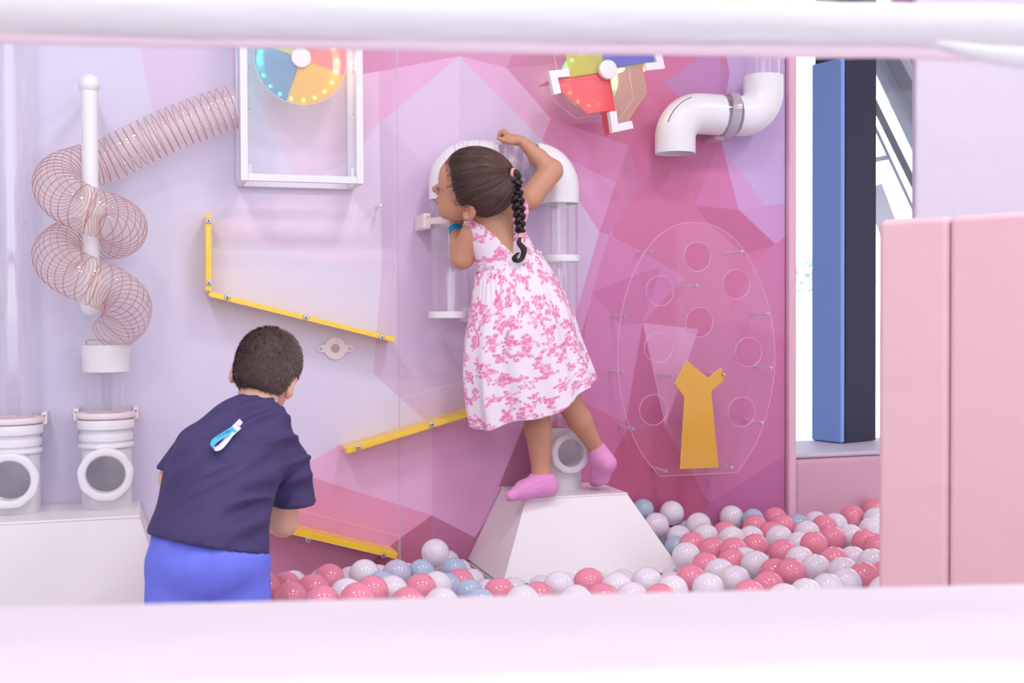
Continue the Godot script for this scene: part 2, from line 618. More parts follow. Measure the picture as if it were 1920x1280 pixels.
func far_corner() -> void:
	var h0 := at_z(1560, 857).y + 0.017
	var c0 := at_d(1585, 830, 4.30)
	var cl := at_d(1528, 830, 4.42)
	var cr := at_d(1641.5, 830, 4.40)
	var cf := cl + cr - c0
	var up := Vector3.UP
	var col := thing("padded_column", "square column with a blue padded side and a dark side at the window", "column", Vector3(c0.x, h0, c0.z))
	var y0 := h0 + 0.001
	var y1 := 3.4
	var b := MB.new()
	var q := [c0, cr, cf, cl]
	for p in q.size():
		q[p].y = y0
	for k in 4:
		var a1: Vector3 = q[k]
		var a2: Vector3 = q[(k + 1) % 4]
		b.face([a1, a1 + up * (y1 - y0), a2 + up * (y1 - y0), a2])
	part(col, "shaft", b, mat("column paint", rgb(44, 42, 68), 0.5))
	b = MB.new()
	var n: Vector3 = (q[3] - q[0]).cross(up).normalized()
	if n.dot(EYE - c0) < 0:
		n = -n
	var ytop := at_d(1545, 119, 4.36).y
	var mid: Vector3 = (q[0] + q[3]) / 2 + n * 0.011
	var bx: Vector3 = (q[3] - q[0]).normalized()
	b.rbox(Vector3(mid.x, (y0 + ytop) / 2, mid.z), Vector3(q[0].distance_to(q[3]), ytop - y0, 0.02), 0.008, Basis(bx, up, bx.cross(up)), 3)
	part(col, "pad", b, mat("blue vinyl", rgb(140, 174, 238), 0.45), "smooth blue vinyl pad")
	# window wall: posts, rails, panes
	var win := struct_node("window_1")
	var frame := mat("window frame", rgb(60, 64, 92), 0.4)
	var grey := mat("roof panel", rgb(196, 208, 224), 0.5)
	var b2 := MB.new()
	bar(b2, at_d(1625, 165, 5.2), at_d(1760, 440, 5.2), 0.03, 0.05)
	part(win, "tilted_rail", b2, frame)
	b2 = MB.new()
	bar(b2, at_d(1640, 55, 5.25), at_d(1760, 310, 5.25), 0.15, 0.06)
	part(win, "tilted_panel", b2, grey)
	b2 = MB.new()
	bar(b2, at_d(1645, 60, 5.15), at_d(1755, 265, 5.15), 0.062, 0.06)
	part(win, "tilted_beam", b2, mat("beam grey", rgb(112, 112, 128), 0.5))
	b2 = MB.new()
	bar(b2, at_d(1625, 205, 5.3), at_d(1730, 430, 5.3), 0.014, 0.03)
	part(win, "glazing_bar", b2, mat("pale metal", rgb(176, 186, 214), 0.4))
	b2 = MB.new()
	bar(b2, at_d(1630, 302, 5.28), at_d(1668, 294, 5.28), 0.022, 0.02)
	part(win, "glazing_clip", b2, M["pale metal"])
	b2 = MB.new()
	bar(b2, at_d(1636, 350, 5.6), at_d(1700, 520, 5.6), 0.09, 0.02)
	part(win, "roller_screen", b2, mat("pale screen", rgb(226, 230, 244), 0.6))
	b2 = MB.new()
	bar(b2, at_d(1531, -40, 4.9), at_d(1533, 140, 4.9), 0.012, 0.03)
	part(win, "window_post", b2, frame)
	b2 = MB.new()
	var g0 := at_d(1480, 880, 5.0)
	var g1 := at_d(1760, 880, 5.0)
	b2.face([g0, g1, g1 + up * 3.2, g0 + up * 3.2])
	part(win, "pane", b2, clear("window glass", rgb(235, 240, 245), 0.03))
	# magenta panel of the next play area, high up
	b2 = MB.new()
	b2.rbox(at_d(1760, 60, 6.2), Vector3(0.5, 0.8, 0.05), 0.01, cb)
	var mp := part(self, "magenta_panel", b2, mat("magenta vinyl", rgb(200, 120, 180), 0.6))
	tag(mp, "magenta wall panel high up behind the tilted window beam", "panel")
	# outdoors
	var gr := MB.new()
	gr.rbox(Vector3(12, -0.35, -22), Vector3(60, 0.2, 38), 0.01)
	struct("ground_outside", gr, mat("pale paving", rgb(240, 238, 236), 0.9))
	var rng := RandomNumberGenerator.new()
	rng.seed = 5
	var foot := at_d(1566, 600, 16.0)
	foot.y = -0.25
	var tr := thing("distant_tree", "pale distant tree outside beside the blue column", "tree", foot)
	b = MB.new()
	b.tube([foot, foot + Vector3(0.02, 0.8, 0), foot + Vector3(-0.05, 1.7, 0)], [0.11, 0.09, 0.06], 8)
	part(tr, "trunk", b, mat("glare paled bark", rgb(220, 214, 212), 0.9))  # bark colour lightened for the glare outdoors
	b = MB.new()
	for k in 700:
		var off := Vector3(rng.randf_range(-1, 1), rng.randf_range(-1, 1), rng.randf_range(-1, 1))
		if off.length() > 1.0:
			continue
		var p := at_d(1555, 520, 16.0) + off * Vector3(0.6, 0.34, 0.5)
		var a := Basis.from_euler(Vector3(rng.randf() * TAU, rng.randf() * TAU, 0)) * 0.09
		b.face([p + a.x, p + a.y * 0.6, p - a.x, p - a.y * 0.6])
	part(tr, "foliage", b, mat("glare paled leaves", rgb(226, 234, 228), 0.8))  # leaf colour washed out to stand for the glare outdoors


# ---- pads round the opening that the picture is taken through
func make_pads() -> void:
	var rt := (cb.x * cos(deg_to_rad(4.4)) - cb.z * sin(deg_to_rad(4.4)))
	rt = Vector3(rt.x, 0, rt.z).normalized()
	var out := rt.cross(Vector3.UP).normalized()     # away from the pit or into it
	if out.dot(EYE - Vector3(1, EYE.y, 0)) < 0:
		out = -out
	# sill: a thick upholstered block across the bottom
	var e := at_d(960, 1109, 1.06)
	var o := thing("padded_sill", "wide white padded sill across the bottom of the opening", "padding", Vector3(e.x, 0, e.z))
	var mb := MB.new()
	var hgt := e.y + 0.004
	mb.rbox(Vector3(e.x, hgt / 2, e.z) + out * 0.14, Vector3(2.4, hgt, 0.28), 0.035, Basis(rt, Vector3.UP, rt.cross(Vector3.UP)), 5)
	part(o, "cover", mb, M["sill vinyl"])
	# foam-wrapped pipe across the top
	var c := at_d(960, 42, 1.10)
	var n := FastNoiseLite.new()
	n.seed = 11
	n.frequency = 1.0
	var p := thing("padded_pipe", "white foam-wrapped pipe across the top of the opening", "padding", c)
	mb = MB.new()
	var rows := []
	var flap := []
	for k in 161:
		var s := -1.0 + 2.0 * k / 160
		var mid := c + rt * s + Vector3.UP * (0.004 * n.get_noise_2d(s * 1.3, 3) - 0.0035 * s + 0.002)
		var row := PackedVector3Array()
		for i in 48:
			var a := TAU * i / 48
			var r := 0.0240 + 0.0022 * n.get_noise_2d(s * 3.0, cos(a) * 1.2 + 9) + 0.001 * n.get_noise_2d(s * 14.0, a)
			row.append(mid + out * cos(a) * r + Vector3.UP * sin(a) * r * 0.9)
		rows.append(row)
		# the sewn seam hangs below the pipe as a soft lip
		var lip := PackedVector3Array()
		var drop := 0.009 + 0.003 * n.get_noise_2d(s * 2.0, 40) + 0.003 * smoothstep(-0.2, 0.35, s)
		var wave := 0.006 * n.get_noise_2d(s * 4.0, 60)
		for i in 20:
			var a := TAU * i / 20
			lip.append(mid + Vector3.DOWN * (0.0198 + drop * 0.5 + sin(a) * drop * 0.62) + out * (wave + cos(a) * 0.006))
		flap.append(lip)
	mb.grid(rows)
	mb.cap(rows[0])
	mb.cap(rows[-1], true)
	part(p, "sleeve", mb, M["white vinyl"])
	mb = MB.new()
	mb.grid(flap)
	part(p, "seam_lip", mb, mat("pink lit lip", rgb(230, 206, 220), 0.5))  # pinker than the sleeve: bounced pink light put into its colour
	# loose fold where the sleeve meets the side pad
	mb = MB.new()
	var fold := smooth_path([at_d(1760, 84, 1.02), at_d(1800, 92, 1.0), at_d(1860, 103, 0.99), at_d(1960, 112, 0.98)], 10)
	var rr := []
	for k in fold.size():
		rr.append(0.003 + 0.007 * float(k) / fold.size())
	mb.tube(fold, rr, 14)
	part(p, "loose_fold", mb, M["white vinyl"])
	# pink padded end wall on the right, two upholstered pads
	var a0 := at_d(1644.5, 1000, 2.2)
	var a1 := at_d(1777, 1000, 2.115)
	var a2 := at_d(2080, 1000, 1.93)
	var hy := at_d(1700, 410, 2.17).y
	var w := thing("padded_partition", "tall pink padded partition with a vertical seam", "partition", Vector3(a0.x, 0, a0.z))
	for s in [[a0, a1], [a1, a2]]:
		var d: Vector3 = s[1] - s[0]
		d.y = 0
		var l := d.length()
		var x := d.normalized()
		var z := x.cross(Vector3.UP)
		var m := MB.new()
		m.rbox(Vector3((s[0].x + s[1].x) / 2, hy / 2, (s[0].z + s[1].z) / 2) - (z if z.dot(EYE - s[0]) > 0 else -z) * 0.09, Vector3(l - 0.0006, hy, 0.18), 0.013, Basis(x, Vector3.UP, z), 5)
		part(w, "pad", m, M["pink vinyl"])
	# pale padded wall behind it
	var b0 := at_d(1715.5, 700, 2.75)
	var b1 := at_d(2080, 700, 2.75)
	var pw := MB.new()
	var dx := (b1 - b0)
	dx.y = 0
	var zz := dx.normalized().cross(Vector3.UP)
	pw.rbox(Vector3((b0.x + b1.x) / 2, 1.3, (b0.z + b1.z) / 2) - (zz if zz.dot(EYE - b0) > 0 else -zz) * 0.015, Vector3(dx.length(), 2.6, 0.03), 0.008, Basis(dx.normalized(), Vector3.UP, zz), 3)
	struct("wall_pale", pw, M["pale vinyl"])


# ---- pieces of pipework
func pipe(mb: MB, pts: Array, r: float, wall := 0.004, sides := 40) -> void:
	var n := pts.size()
	var outer := MB.new()
	outer.tube(pts, r, sides, false)
	mb.join(outer)
	var inner := MB.new()
	inner.tube(pts, r - wall, sides, false)
	for k in range(0, inner.idx.size(), 3):
		var t := inner.idx[k]
		inner.idx[k] = inner.idx[k + 1]
		inner.idx[k + 1] = t
	mb.join(inner)
	for e in [0, n - 1]:
		var s := mb.v.size()
		for i in sides:
			mb.add(outer.v[e * sides + i])
			mb.add(inner.v[e * sides + i])
		for i in sides:
			var j := (i + 1) % sides
			if e == 0:
				mb.quad(s + i * 2, s + i * 2 + 1, s + j * 2 + 1, s + j * 2)
			else:
				mb.quad(s + i * 2, s + j * 2, s + j * 2 + 1, s + i * 2 + 1)

func ring(mb: MB, c: Vector3, d: Vector3, r0: float, r1: float, h: float, sides := 40, lobes := 0, depth := 0.0) -> void:
	var b := along(d)
	var e := minf(h, r1 - r0) * 0.2
	var prof := [Vector2(r0, -h / 2 + e), Vector2(r0 + e, -h / 2), Vector2(r1 - e, -h / 2), Vector2(r1, -h / 2 + e), Vector2(r1, h / 2 - e), Vector2(r1 - e, h / 2), Vector2(r0 + e, h / 2), Vector2(r0, h / 2 - e), Vector2(r0, -h / 2 + e)]
	var rows := []
	for p in prof:
		var row := PackedVector3Array()
		for i in sides:
			var a := TAU * i / sides
			var r: float = p.x * (1.0 + (depth * cos(lobes * a) if p.x > r0 + e * 2 else 0.0))
			row.append(c + b * Vector3(cos(a) * r, p.y, sin(a) * r))
		rows.append(row)
	mb.grid(rows, true, true)

func screw(parent: Node, c: Vector3, r: float, d := Vector3(0, 0, 1)) -> void:
	var b := along(d)
	var mb := MB.new()
	mb.lathe_sharp([Vector2(r, 0), Vector2(r, 0.0015), Vector2(r * 0.8, 0.003), Vector2(r * 0.45, 0.0034), Vector2(r * 0.4, 0.001), Vector2(0, 0.001)], c, b, 20)
	var s := part(parent, "screw", mb, M["steel"])
	mb = MB.new()
	mb.lathe([Vector2(r * 0.36, 0.0011), Vector2(0.0001, 0.0013)], c, b, 6)
	part(s, "socket", mb, M["dark steel"])

# white tee: upright body with bands, a scalloped collar towards the room, open inside
func tee(label: String, px: float, top: float, low_y: float, hole: Vector2, r: float, rs: float, bands: bool, turn := 0.0) -> Node3D:
	var z := r + 0.018
	var c := at_z(px, hole.y, z)
	var y1 := at_z(px, top, z).y
	var o := thing("tee_fitting", label, "pipe fitting", Vector3(c.x, low_y, z))
	var out := Vector3(sin(turn), 0, cos(turn))
	var side := Vector3(out.z, 0, -out.x)
	var sides := 72
	for inner in [false]:
		var mb := MB.new()
		var rows := 48
		var s := mb.v.size()
		for j in rows + 1:
			for i in sides:
				var a := TAU * i / sides
				var y := lerpf(low_y, y1, float(j) / rows)
				mb.add(Vector3(c.x + cos(a) * (r - (0.006 if inner else 0.0)), y, z + sin(a) * (r - (0.006 if inner else 0.0))))
		for j in rows:
			for i in sides:
				var q := [s + j * sides + i, s + j * sides + (i + 1) % sides, s + (j + 1) * sides + (i + 1) % sides, s + (j + 1) * sides + i]
				var m: Vector3 = (mb.v[q[0]] + mb.v[q[2]]) / 2 - c
				if m.dot(out) > 0 and Vector2(m.dot(side), m.y).length() < rs * 0.93:
					continue
				if inner:
					mb.quad(q[0], q[1], q[2], q[3])
				else:
					mb.quad(q[0], q[3], q[2], q[1])
		part(o, "body", mb, M["thin pvc"])
	var mb2 := MB.new()
	pipe(mb2, [c + out * (r * 0.55), c + out * (r + 0.01)], rs, 0.004)
	part(o, "branch", mb2, M["white pvc"])
	mb2 = MB.new()
	ring(mb2, c + out * (r + 0.016), out, rs - 0.006, rs + 0.016, 0.03, 96, 9, 0.014)
	part(o, "collar", mb2, M["white pvc"])
	if bands:
		for p in [[0.02, 0.026, 0.010], [0.055, 0.02, 0.005], [0.078, 0.012, 0.007]]:
			mb2 = MB.new()
			ring(mb2, Vector3(c.x, y1 - p[0], z), Vector3.UP, r - 0.004, r + p[2], p[1])
			part(o, "band", mb2, M["white pvc"])
		mb2 = MB.new()
		ring(mb2, Vector3(c.x, y1 + 0.004, z), Vector3.UP, r - 0.012, r + 0.012, 0.016)
		part(o, "clamp_ring", mb2, M["cream plastic"])
		for s in [-1.0, 1.0]:
			mb2 = MB.new()
			mb2.rbox(Vector3(c.x + s * (r + 0.012), y1 + 0.006, z * 0.5), Vector3(0.014, 0.034, z), 0.003)
			var ear := part(o, "clamp_ear", mb2, M["cream plastic"])
			screw(ear, Vector3(c.x + s * (r + 0.012), y1 + 0.014, z), 0.0035)
	return o

func clear_tube(parent: Node, pts: Array, r: float, called := "clear_tube") -> MeshInstance3D:
	var mb := MB.new()
	mb.tube(pts, r, 48, false)
	var inner := MB.new()
	inner.tube(pts, r - 0.003, 48, false)
	mb.join(inner)
	return part(parent, called, mb, M["clear tube"])


func make_hoods() -> void:
	# block that the girl stands on
	var y1 := at_z(1050, 906).y
	var y2 := 0.3
	var ta := at_z(944, 909, 0.0).x
	var tb := at_z(1168, 905, 0.0).x
	var zt := 0.235
	var tc := at_y(985.5, 935, y1)
	var td := at_y(1172, 921.5, y1)
	zt = (tc.z + td.z) / 2
	ta = (ta + tc.x) / 2
	tb = td.x
	var ba := at_y(942, 1096, y2)
	var bd := at_y(1279, 1071, y2)
	var zb := (ba.z + bd.z) / 2
	hood_box = AABB(Vector3(ba.x, 0, 0), Vector3(bd.x - ba.x, y1, zb))
	frustum("plastic_hood", "white plastic hood with sloping sides under the girl's feet", [ta, tb, zt, y1], [ba.x, bd.x, zb, y2])
	# the longer hood at the left edge, under the two tees
	var ly := at_z(200, 955, 0.15).y
	var lf := at_y(200, 969, ly).z
	var lt := at_y(262, 944, ly).x
	frustum("plastic_hood", "long white plastic hood under the two tees behind the boy", [-0.75, lt, lf, ly], [-0.75, lt + 0.1, lf + 0.05, 0.2])

func frustum(called: String, label: String, t: Array, b: Array) -> void:
	var o := thing(called, label, "hood", Vector3((t[0] + t[1]) / 2, 0, t[2] / 2))
	var y1: float = t[3]
	var y2: float = b[3]
	var z0 := 0.004
	var e := 0.006
	var tp := [Vector3(t[0], y1, z0), Vector3(t[1], y1, z0), Vector3(t[1], y1, t[2]), Vector3(t[0], y1, t[2])]
	var bp := [Vector3(b[0], y2, z0), Vector3(b[1], y2, z0), Vector3(b[1], y2, b[2]), Vector3(b[0], y2, b[2])]
	var mb := MB.new()
	mb.rbox(Vector3((t[0] + t[1]) / 2, y1 - 0.004, (t[2] + z0) / 2), Vector3(t[1] - t[0] + 0.004, 0.008, t[2] - z0 + 0.004), 0.0035)
	part(o, "top_plate", mb, M["white plastic"])
	for k in 4:
		var j := (k + 1) % 4
		mb = MB.new()
		# each sheet a little apart from its neighbours, with thickness
		var q := [tp[k].lerp(tp[j], 0.004) + Vector3.DOWN * 0.0045, tp[j].lerp(tp[k], 0.004) + Vector3.DOWN * 0.0045, bp[j].lerp(bp[k], 0.003), bp[k].lerp(bp[j], 0.003)]
		var n: Vector3 = (q[1] - q[0]).cross(q[3] - q[0]).normalized()
		var mid: Vector3 = (tp[0] + tp[2] + bp[0] + bp[2]) / 4
		if n.dot(q[0] - mid) > 0:
			n = -n
		n *= 0.004
		mb.face([q[0], q[1], q[2], q[3]])
		mb.face([q[3] + n, q[2] + n, q[1] + n, q[0] + n])
		for i in 4:
			mb.face([q[i], q[i] + n, q[(i + 1) % 4] + n, q[(i + 1) % 4]])
		part(o, "side_sheet", mb, M["white plastic"])
	mb = MB.new()
	mb.rbox(Vector3((b[0] + b[1]) / 2, y2 / 2 - 0.002, (b[2] + z0) / 2), Vector3(b[1] - b[0], y2 - 0.006, b[2] - z0), 0.008, Basis.IDENTITY, 3)
	part(o, "plinth", mb, M["white plastic"])


func make_left_pipes() -> void:
	var low := at_z(200, 955, 0.15).y
	tee("white tee fitting under the coiled clear hose", 200, 780, low, Vector2(197, 882), 0.066, 0.056, true)
	tee("white tee fitting at the left edge under the tall clear tube", 24, 790, low, Vector2(20, 893), 0.069, 0.058, true)
	var z := 0.085
	var a := at_z(25, 790, z)
	var t := thing("clear_tube", "tall clear tube at the left edge running up the wall", "tube", a)
	clear_tube(t, [a + Vector3.UP * 0.002, Vector3(a.x, 2.5, z)], 0.053, "wall")
	for y in [2.15]:
		var mb := MB.new()
		ring(mb, Vector3(a.x, y, z), Vector3.UP, 0.053, 0.058, 0.02)
		part(t, "clamp_ring", mb, M["clear ring"])
	# collar and short tube below the hose
	z = 0.1
	var c0 := at_z(199, 697, z)
	var c1 := at_z(199, 646, z)
	var k := per_px(c0)
	var col := thing("hose_collar", "white collar at the lower end of the coiled hose", "collar", Vector3(c0.x, c0.y, z))
	var mb2 := MB.new()
	var h := c1.y - c0.y
	mb2.lathe([Vector2(40 * k, 0.001), Vector2(41.5 * k, 0.0), Vector2(42 * k, 0.003), Vector2(42.5 * k, h * 0.5), Vector2(43.5 * k, h * 0.58), Vector2(44.5 * k, h * 0.72), Vector2(44.5 * k, h * 0.97), Vector2(44 * k, h), Vector2(42.8 * k, h), Vector2(42 * k, h * 0.6)], Vector3(c0.x, c0.y, z), Basis.IDENTITY, 56)
	part(col, "sleeve", mb2, M["white pvc"])
	mb2 = MB.new()
	mb2.rbox(Vector3(c0.x, c0.y + h * 0.5, z / 2 - 0.02), Vector3(0.03, 0.03, 0.06), 0.003)
	part(col, "wall_bracket", mb2, M["white pvc"])
	var st := thing("clear_tube", "short clear tube between the hose collar and the tee", "tube", at_z(199, 775, 0.085))
	clear_tube(st, [at_z(199, 778, 0.085), at_z(199, 700, 0.09)], 0.052, "wall")
	# pole with ball ends that the hose winds round
	var p0 := at_z(167, 158, 0.2)
	var p1 := at_z(172, 573, 0.2)
	p1.x = p0.x
	var po := thing("ball_pole", "white upright pole with ball ends inside the hose coil", "pole", p1)
	mb2 = MB.new()
	mb2.tube([p0, p1], 15 * per_px(p0), 28)
	part(po, "shaft", mb2, M["white pvc"])
	for p in [p0, p1]:
		mb2 = MB.new()
		mb2.ball(p, 20 * per_px(p0), Basis.IDENTITY, 32, 20)
		part(po, "ball_end", mb2, M["white pvc"])
		mb2 = MB.new()
		mb2.tube([p, Vector3(p.x, p.y, 0.001)], 0.012, 16)
		part(po, "wall_rod", mb2, M["white pvc"])


func make_hose() -> void:
	var keys := []
	for q in [[441.5, 201, 0.1], [430, 203, 0.1], [400, 213, 0.1], [340, 235, 0.1], [270, 266, 0.095], [210, 296, 0.085], [158, 313, 0.1], [118, 327, 0.15], [106, 348, 0.21], [122, 371, 0.27], [164, 394, 0.31], [208, 408, 0.28], [232, 424, 0.21], [220, 442, 0.13], [172, 446, 0.085], [128, 455, 0.13], [106, 477, 0.21], [122, 503, 0.27], [166, 526, 0.31], [212, 545, 0.28], [239, 570, 0.22], [235, 598, 0.16], [213, 622, 0.115], [201, 634, 0.1], [199.5, 644.5, 0.1]]:
		keys.append(at_z(q[0], q[1], q[2]))
	var line := even(smooth_path(keys, 16), 0.004)
	var o := thing("coiled_hose", "clear ribbed hose with copper wire coiling down round the white pole", "hose", keys[-1])
	var r := 0.0595
	var pitch := 0.0205
	var turns := line.size() * 0.004 / pitch
	# frames carried along the line
	var rows := []
	var wire := []
	var d0: Vector3 = (line[1] - line[0]).normalized()
	var u := d0.cross(Vector3.UP).normalized()
	var n := line.size()
	var us := []
	for k in n:
		var d: Vector3 = (line[mini(k + 1, n - 1)] - line[maxi(k - 1, 0)]).normalized()
		u = (u - d * u.dot(d)).normalized()
		us.append([u, d.cross(u)])
		var row := PackedVector3Array()
		for i in 40:
			var a := TAU * i / 40
			var ph := float(k) / n * turns - float(i) / 40
			var rr := r * (1.0 - 0.1 * smoothstep(0.93, 0.98, float(k) / n)) + 0.0022 * sin(PI * (ph - floorf(ph)))
			row.append(line[k] + (u * cos(a) + us[k][1] * sin(a)) * rr)
		rows.append(row)
	var mb := MB.new()
	mb.grid(rows)
	part(o, "film", mb, M["hose film"])
	mb = MB.new()
	var steps := int(turns * 36)
	for s in steps:
		var f := float(s) / steps * (n - 1)
		var k := mini(int(f), n - 2)
		var w := f - k
		var a := TAU * (float(s) / steps) * turns
		var uu: Vector3 = us[k][0].lerp(us[k + 1][0], w)
		var vv: Vector3 = us[k][1].lerp(us[k + 1][1], w)
		wire.append(line[k].lerp(line[k + 1], w) + (uu * cos(a) + vv * sin(a)) * (r * (1.0 - 0.1 * smoothstep(0.93, 0.98, float(s) / steps)) + 0.0008))
	mb.tube(wire, 0.0008, 6)
	part(o, "wire", mb, M["copper wire"])


func make_spinner_box() -> void:
	var z := 0.17
	var tl := at_z(448, 40, z)
	var x0 := at_z(450.5, 200, z).x
	var x1 := at_z(681, 200, z).x
	var y0 := at_z(560, 341, z).y
	var y1 := at_z(560, 10, z).y + 0.03
	var k := per_px(tl)
	var w := 13.5 * k
	var o := thing("spinner_box", "white framed clear box around the round colour wheel", "game box", Vector3((x0 + x1) / 2, y0, 0.0))
	var wp: Material = M["white paint"]
	for a in [[Vector3(x0 + w / 2, (y0 + y1) / 2, z - w / 2), Vector3(w, y1 - y0, w)], [Vector3(x1 - w / 2, (y0 + y1) / 2, z - w / 2), Vector3(w, y1 - y0, w)], [Vector3((x0 + x1) / 2, y0 + w / 2, z - w / 2), Vector3(x1 - x0 - 2 * w, w, w)], [Vector3((x0 + x1) / 2, y1 - w / 2, z - w / 2), Vector3(x1 - x0 - 2 * w, w, w)],
			[Vector3(x0 + w / 2, (y0 + y1) / 2, w / 2), Vector3(w, y1 - y0, w)], [Vector3(x1 - w / 2, (y0 + y1) / 2, w / 2), Vector3(w, y1 - y0, w)], [Vector3((x0 + x1) / 2, y0 + w / 2, w / 2), Vector3(x1 - x0 - 2 * w, w, w)],
			[Vector3(x0 + w / 2, y0 + w / 2, z / 2), Vector3(w, w, z - 2 * w)], [Vector3(x1 - w / 2, y0 + w / 2, z / 2), Vector3(w, w, z - 2 * w)]]:
		var mb := MB.new()
		mb.rbox(a[0], a[1], 0.0015, Basis.IDENTITY, 1)
		part(o, "frame_bar", mb, wp)
	for s in [[x0 + 0.002, 0.0], [x1 - 0.004, 0.0]]:
		var mb := MB.new()
		mb.rbox(Vector3(s[0] + 0.001, (y0 + y1) / 2, z / 2), Vector3(0.002, y1 - y0 - 0.01, z - 2 * w), 0.0005, Basis.IDENTITY, 1)
		part(o, "side_pane", mb, clear("side pane", rgb(236, 226, 240), 0.3, 0.1))
	var fp := MB.new()
	fp.rbox(Vector3((x0 + x1) / 2, (y0 + y1) / 2, z - w - 0.002), Vector3(x1 - x0 - 0.004, y1 - y0 - 0.004, 0.002), 0.0005, Basis.IDENTITY, 1)
	part(o, "front_pane", fp, M["clear acrylic"])
	for s in [x0 + w + 0.006, x1 - w - 0.006]:
		var mb := MB.new()
		mb.rbox(Vector3(s, y0 + w + 0.014, z - w - 0.008), Vector3(0.012, 0.028, 0.01), 0.002)
		part(o, "corner_block", mb, wp)
		for y in [y0 + 0.32, y0 + 0.2]:
			screw(o, Vector3(s, y, z - w), 0.002)
	# the wheel inside: lit ring on the wall side, clear disc of four colours before it
	var c := at_z(565, 108, 0.14)
	var r := 87 * per_px(c)
	var wh := thing("color_wheel", "round four-colour wheel with blue-green lights inside the white box", "game wheel", Vector3(c.x, c.y, 0.0))
	led_ring(wh, Vector3(c.x, c.y, 0.075), r * 0.93, r * 0.74, 20, [rgb(96, 240, 220), rgb(96, 240, 220), rgb(120, 240, 150), rgb(255, 240, 200)], 3.5)
	var cols := [["yellow sector", rgb(250, 196, 40), 251.0], ["coral sector", rgb(252, 130, 124), 342.0], ["lime sector", rgb(214, 222, 90), 72.0], ["blue sector", rgb(104, 150, 196), 162.0]]
	for q in cols:
		var p := PackedVector2Array([Vector2.ZERO])
		for i in 25:
			p.append(Vector2.from_angle(deg_to_rad(q[2] + 90.0 * i / 24)) * r)
		var mb := MB.new()
		mb.slab(p, 0.003, Vector3(c.x, c.y, 0.128), Basis.IDENTITY)
		part(wh, "sector", mb, clear(q[0], q[1], 0.52, 0.12), q[0].replace(" sector", " see-through sector"))
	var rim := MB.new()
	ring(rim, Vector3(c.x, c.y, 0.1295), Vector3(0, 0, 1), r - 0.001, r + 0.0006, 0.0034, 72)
	part(wh, "rim", rim, M["lit acrylic edge"])
	var hub := MB.new()
	hub.lathe([Vector2(19 * k, 0), Vector2(19 * k, 0.008), Vector2(17.5 * k, 0.0105), Vector2(0.0001, 0.0115)], Vector3(c.x, c.y, 0.132), along(Vector3(0, 0, 1)), 36)
	part(wh, "hub", hub, M["white plastic"])
	hub = MB.new()
	hub.tube([Vector3(c.x, c.y, 0.001), Vector3(c.x, c.y, 0.133)], 0.008, 16)
	part(wh, "axle", hub, M["steel"])


func led_ring(parent: Node, c: Vector3, r1: float, r0: float, count: int, cols: Array, power: float) -> void:
	var mb := MB.new()
	ring(mb, c, Vector3(0, 0, 1), r0, r1, 0.012, 64)
	var base := part(parent, "light_ring", mb, clear("light ring %d" % count, rgb(206, 226, 206), 0.6, 0.2))
	mb = MB.new()
	mb.tube([c, Vector3(c.x, c.y, 0.001)], 0.02, 20)
	part(parent, "ring_mount", mb, M["white plastic"])
	for s in 3:
		mb = MB.new()
		var d := Vector3(cos(TAU * s / 3 + 0.5), sin(TAU * s / 3 + 0.5), 0)
		mb.tube([c + d * 0.01, c + d * (r0 + 0.004)], 0.003, 8)
		part(parent, "ring_spoke", mb, M["clear ring"])
	var mats := []
	for q in cols:
		mats.append(glow("led %d %d" % [count, mats.size()], q, power))
	for k in count:
		var a := TAU * (k + 0.35) / count
		mb = MB.new()
		mb.ball(c + Vector3(cos(a), sin(a), 0) * (r0 + r1) / 2 + Vector3(0, 0, 0.007), 0.0056, Basis.IDENTITY, 12, 8)
		# colours run round the ring: the first on the far left, the last on the right
		var side := 0.5 - 0.5 * cos(a)
		part(base, "led_light", mb, mats[0] if side > 0.62 else mats[1 + k % 2] if side > 0.35 else mats[3])
	for q in [[-1.0, cols[0]], [1.0, cols[3]]]:
		var l := OmniLight3D.new()
		l.name = "ring_glow"
		parent.add_child(l, true)
		l.position = c - base_of(parent) + Vector3(q[0] * (r0 + r1) / 2, 0, 0.03)
		l.light_energy = 0.006
		l.light_color = q[1]
		l.light_size = 0.03
		l.omni_range = 12.0
		l.omni_attenuation = 2.0
		l.shadow_enabled = true


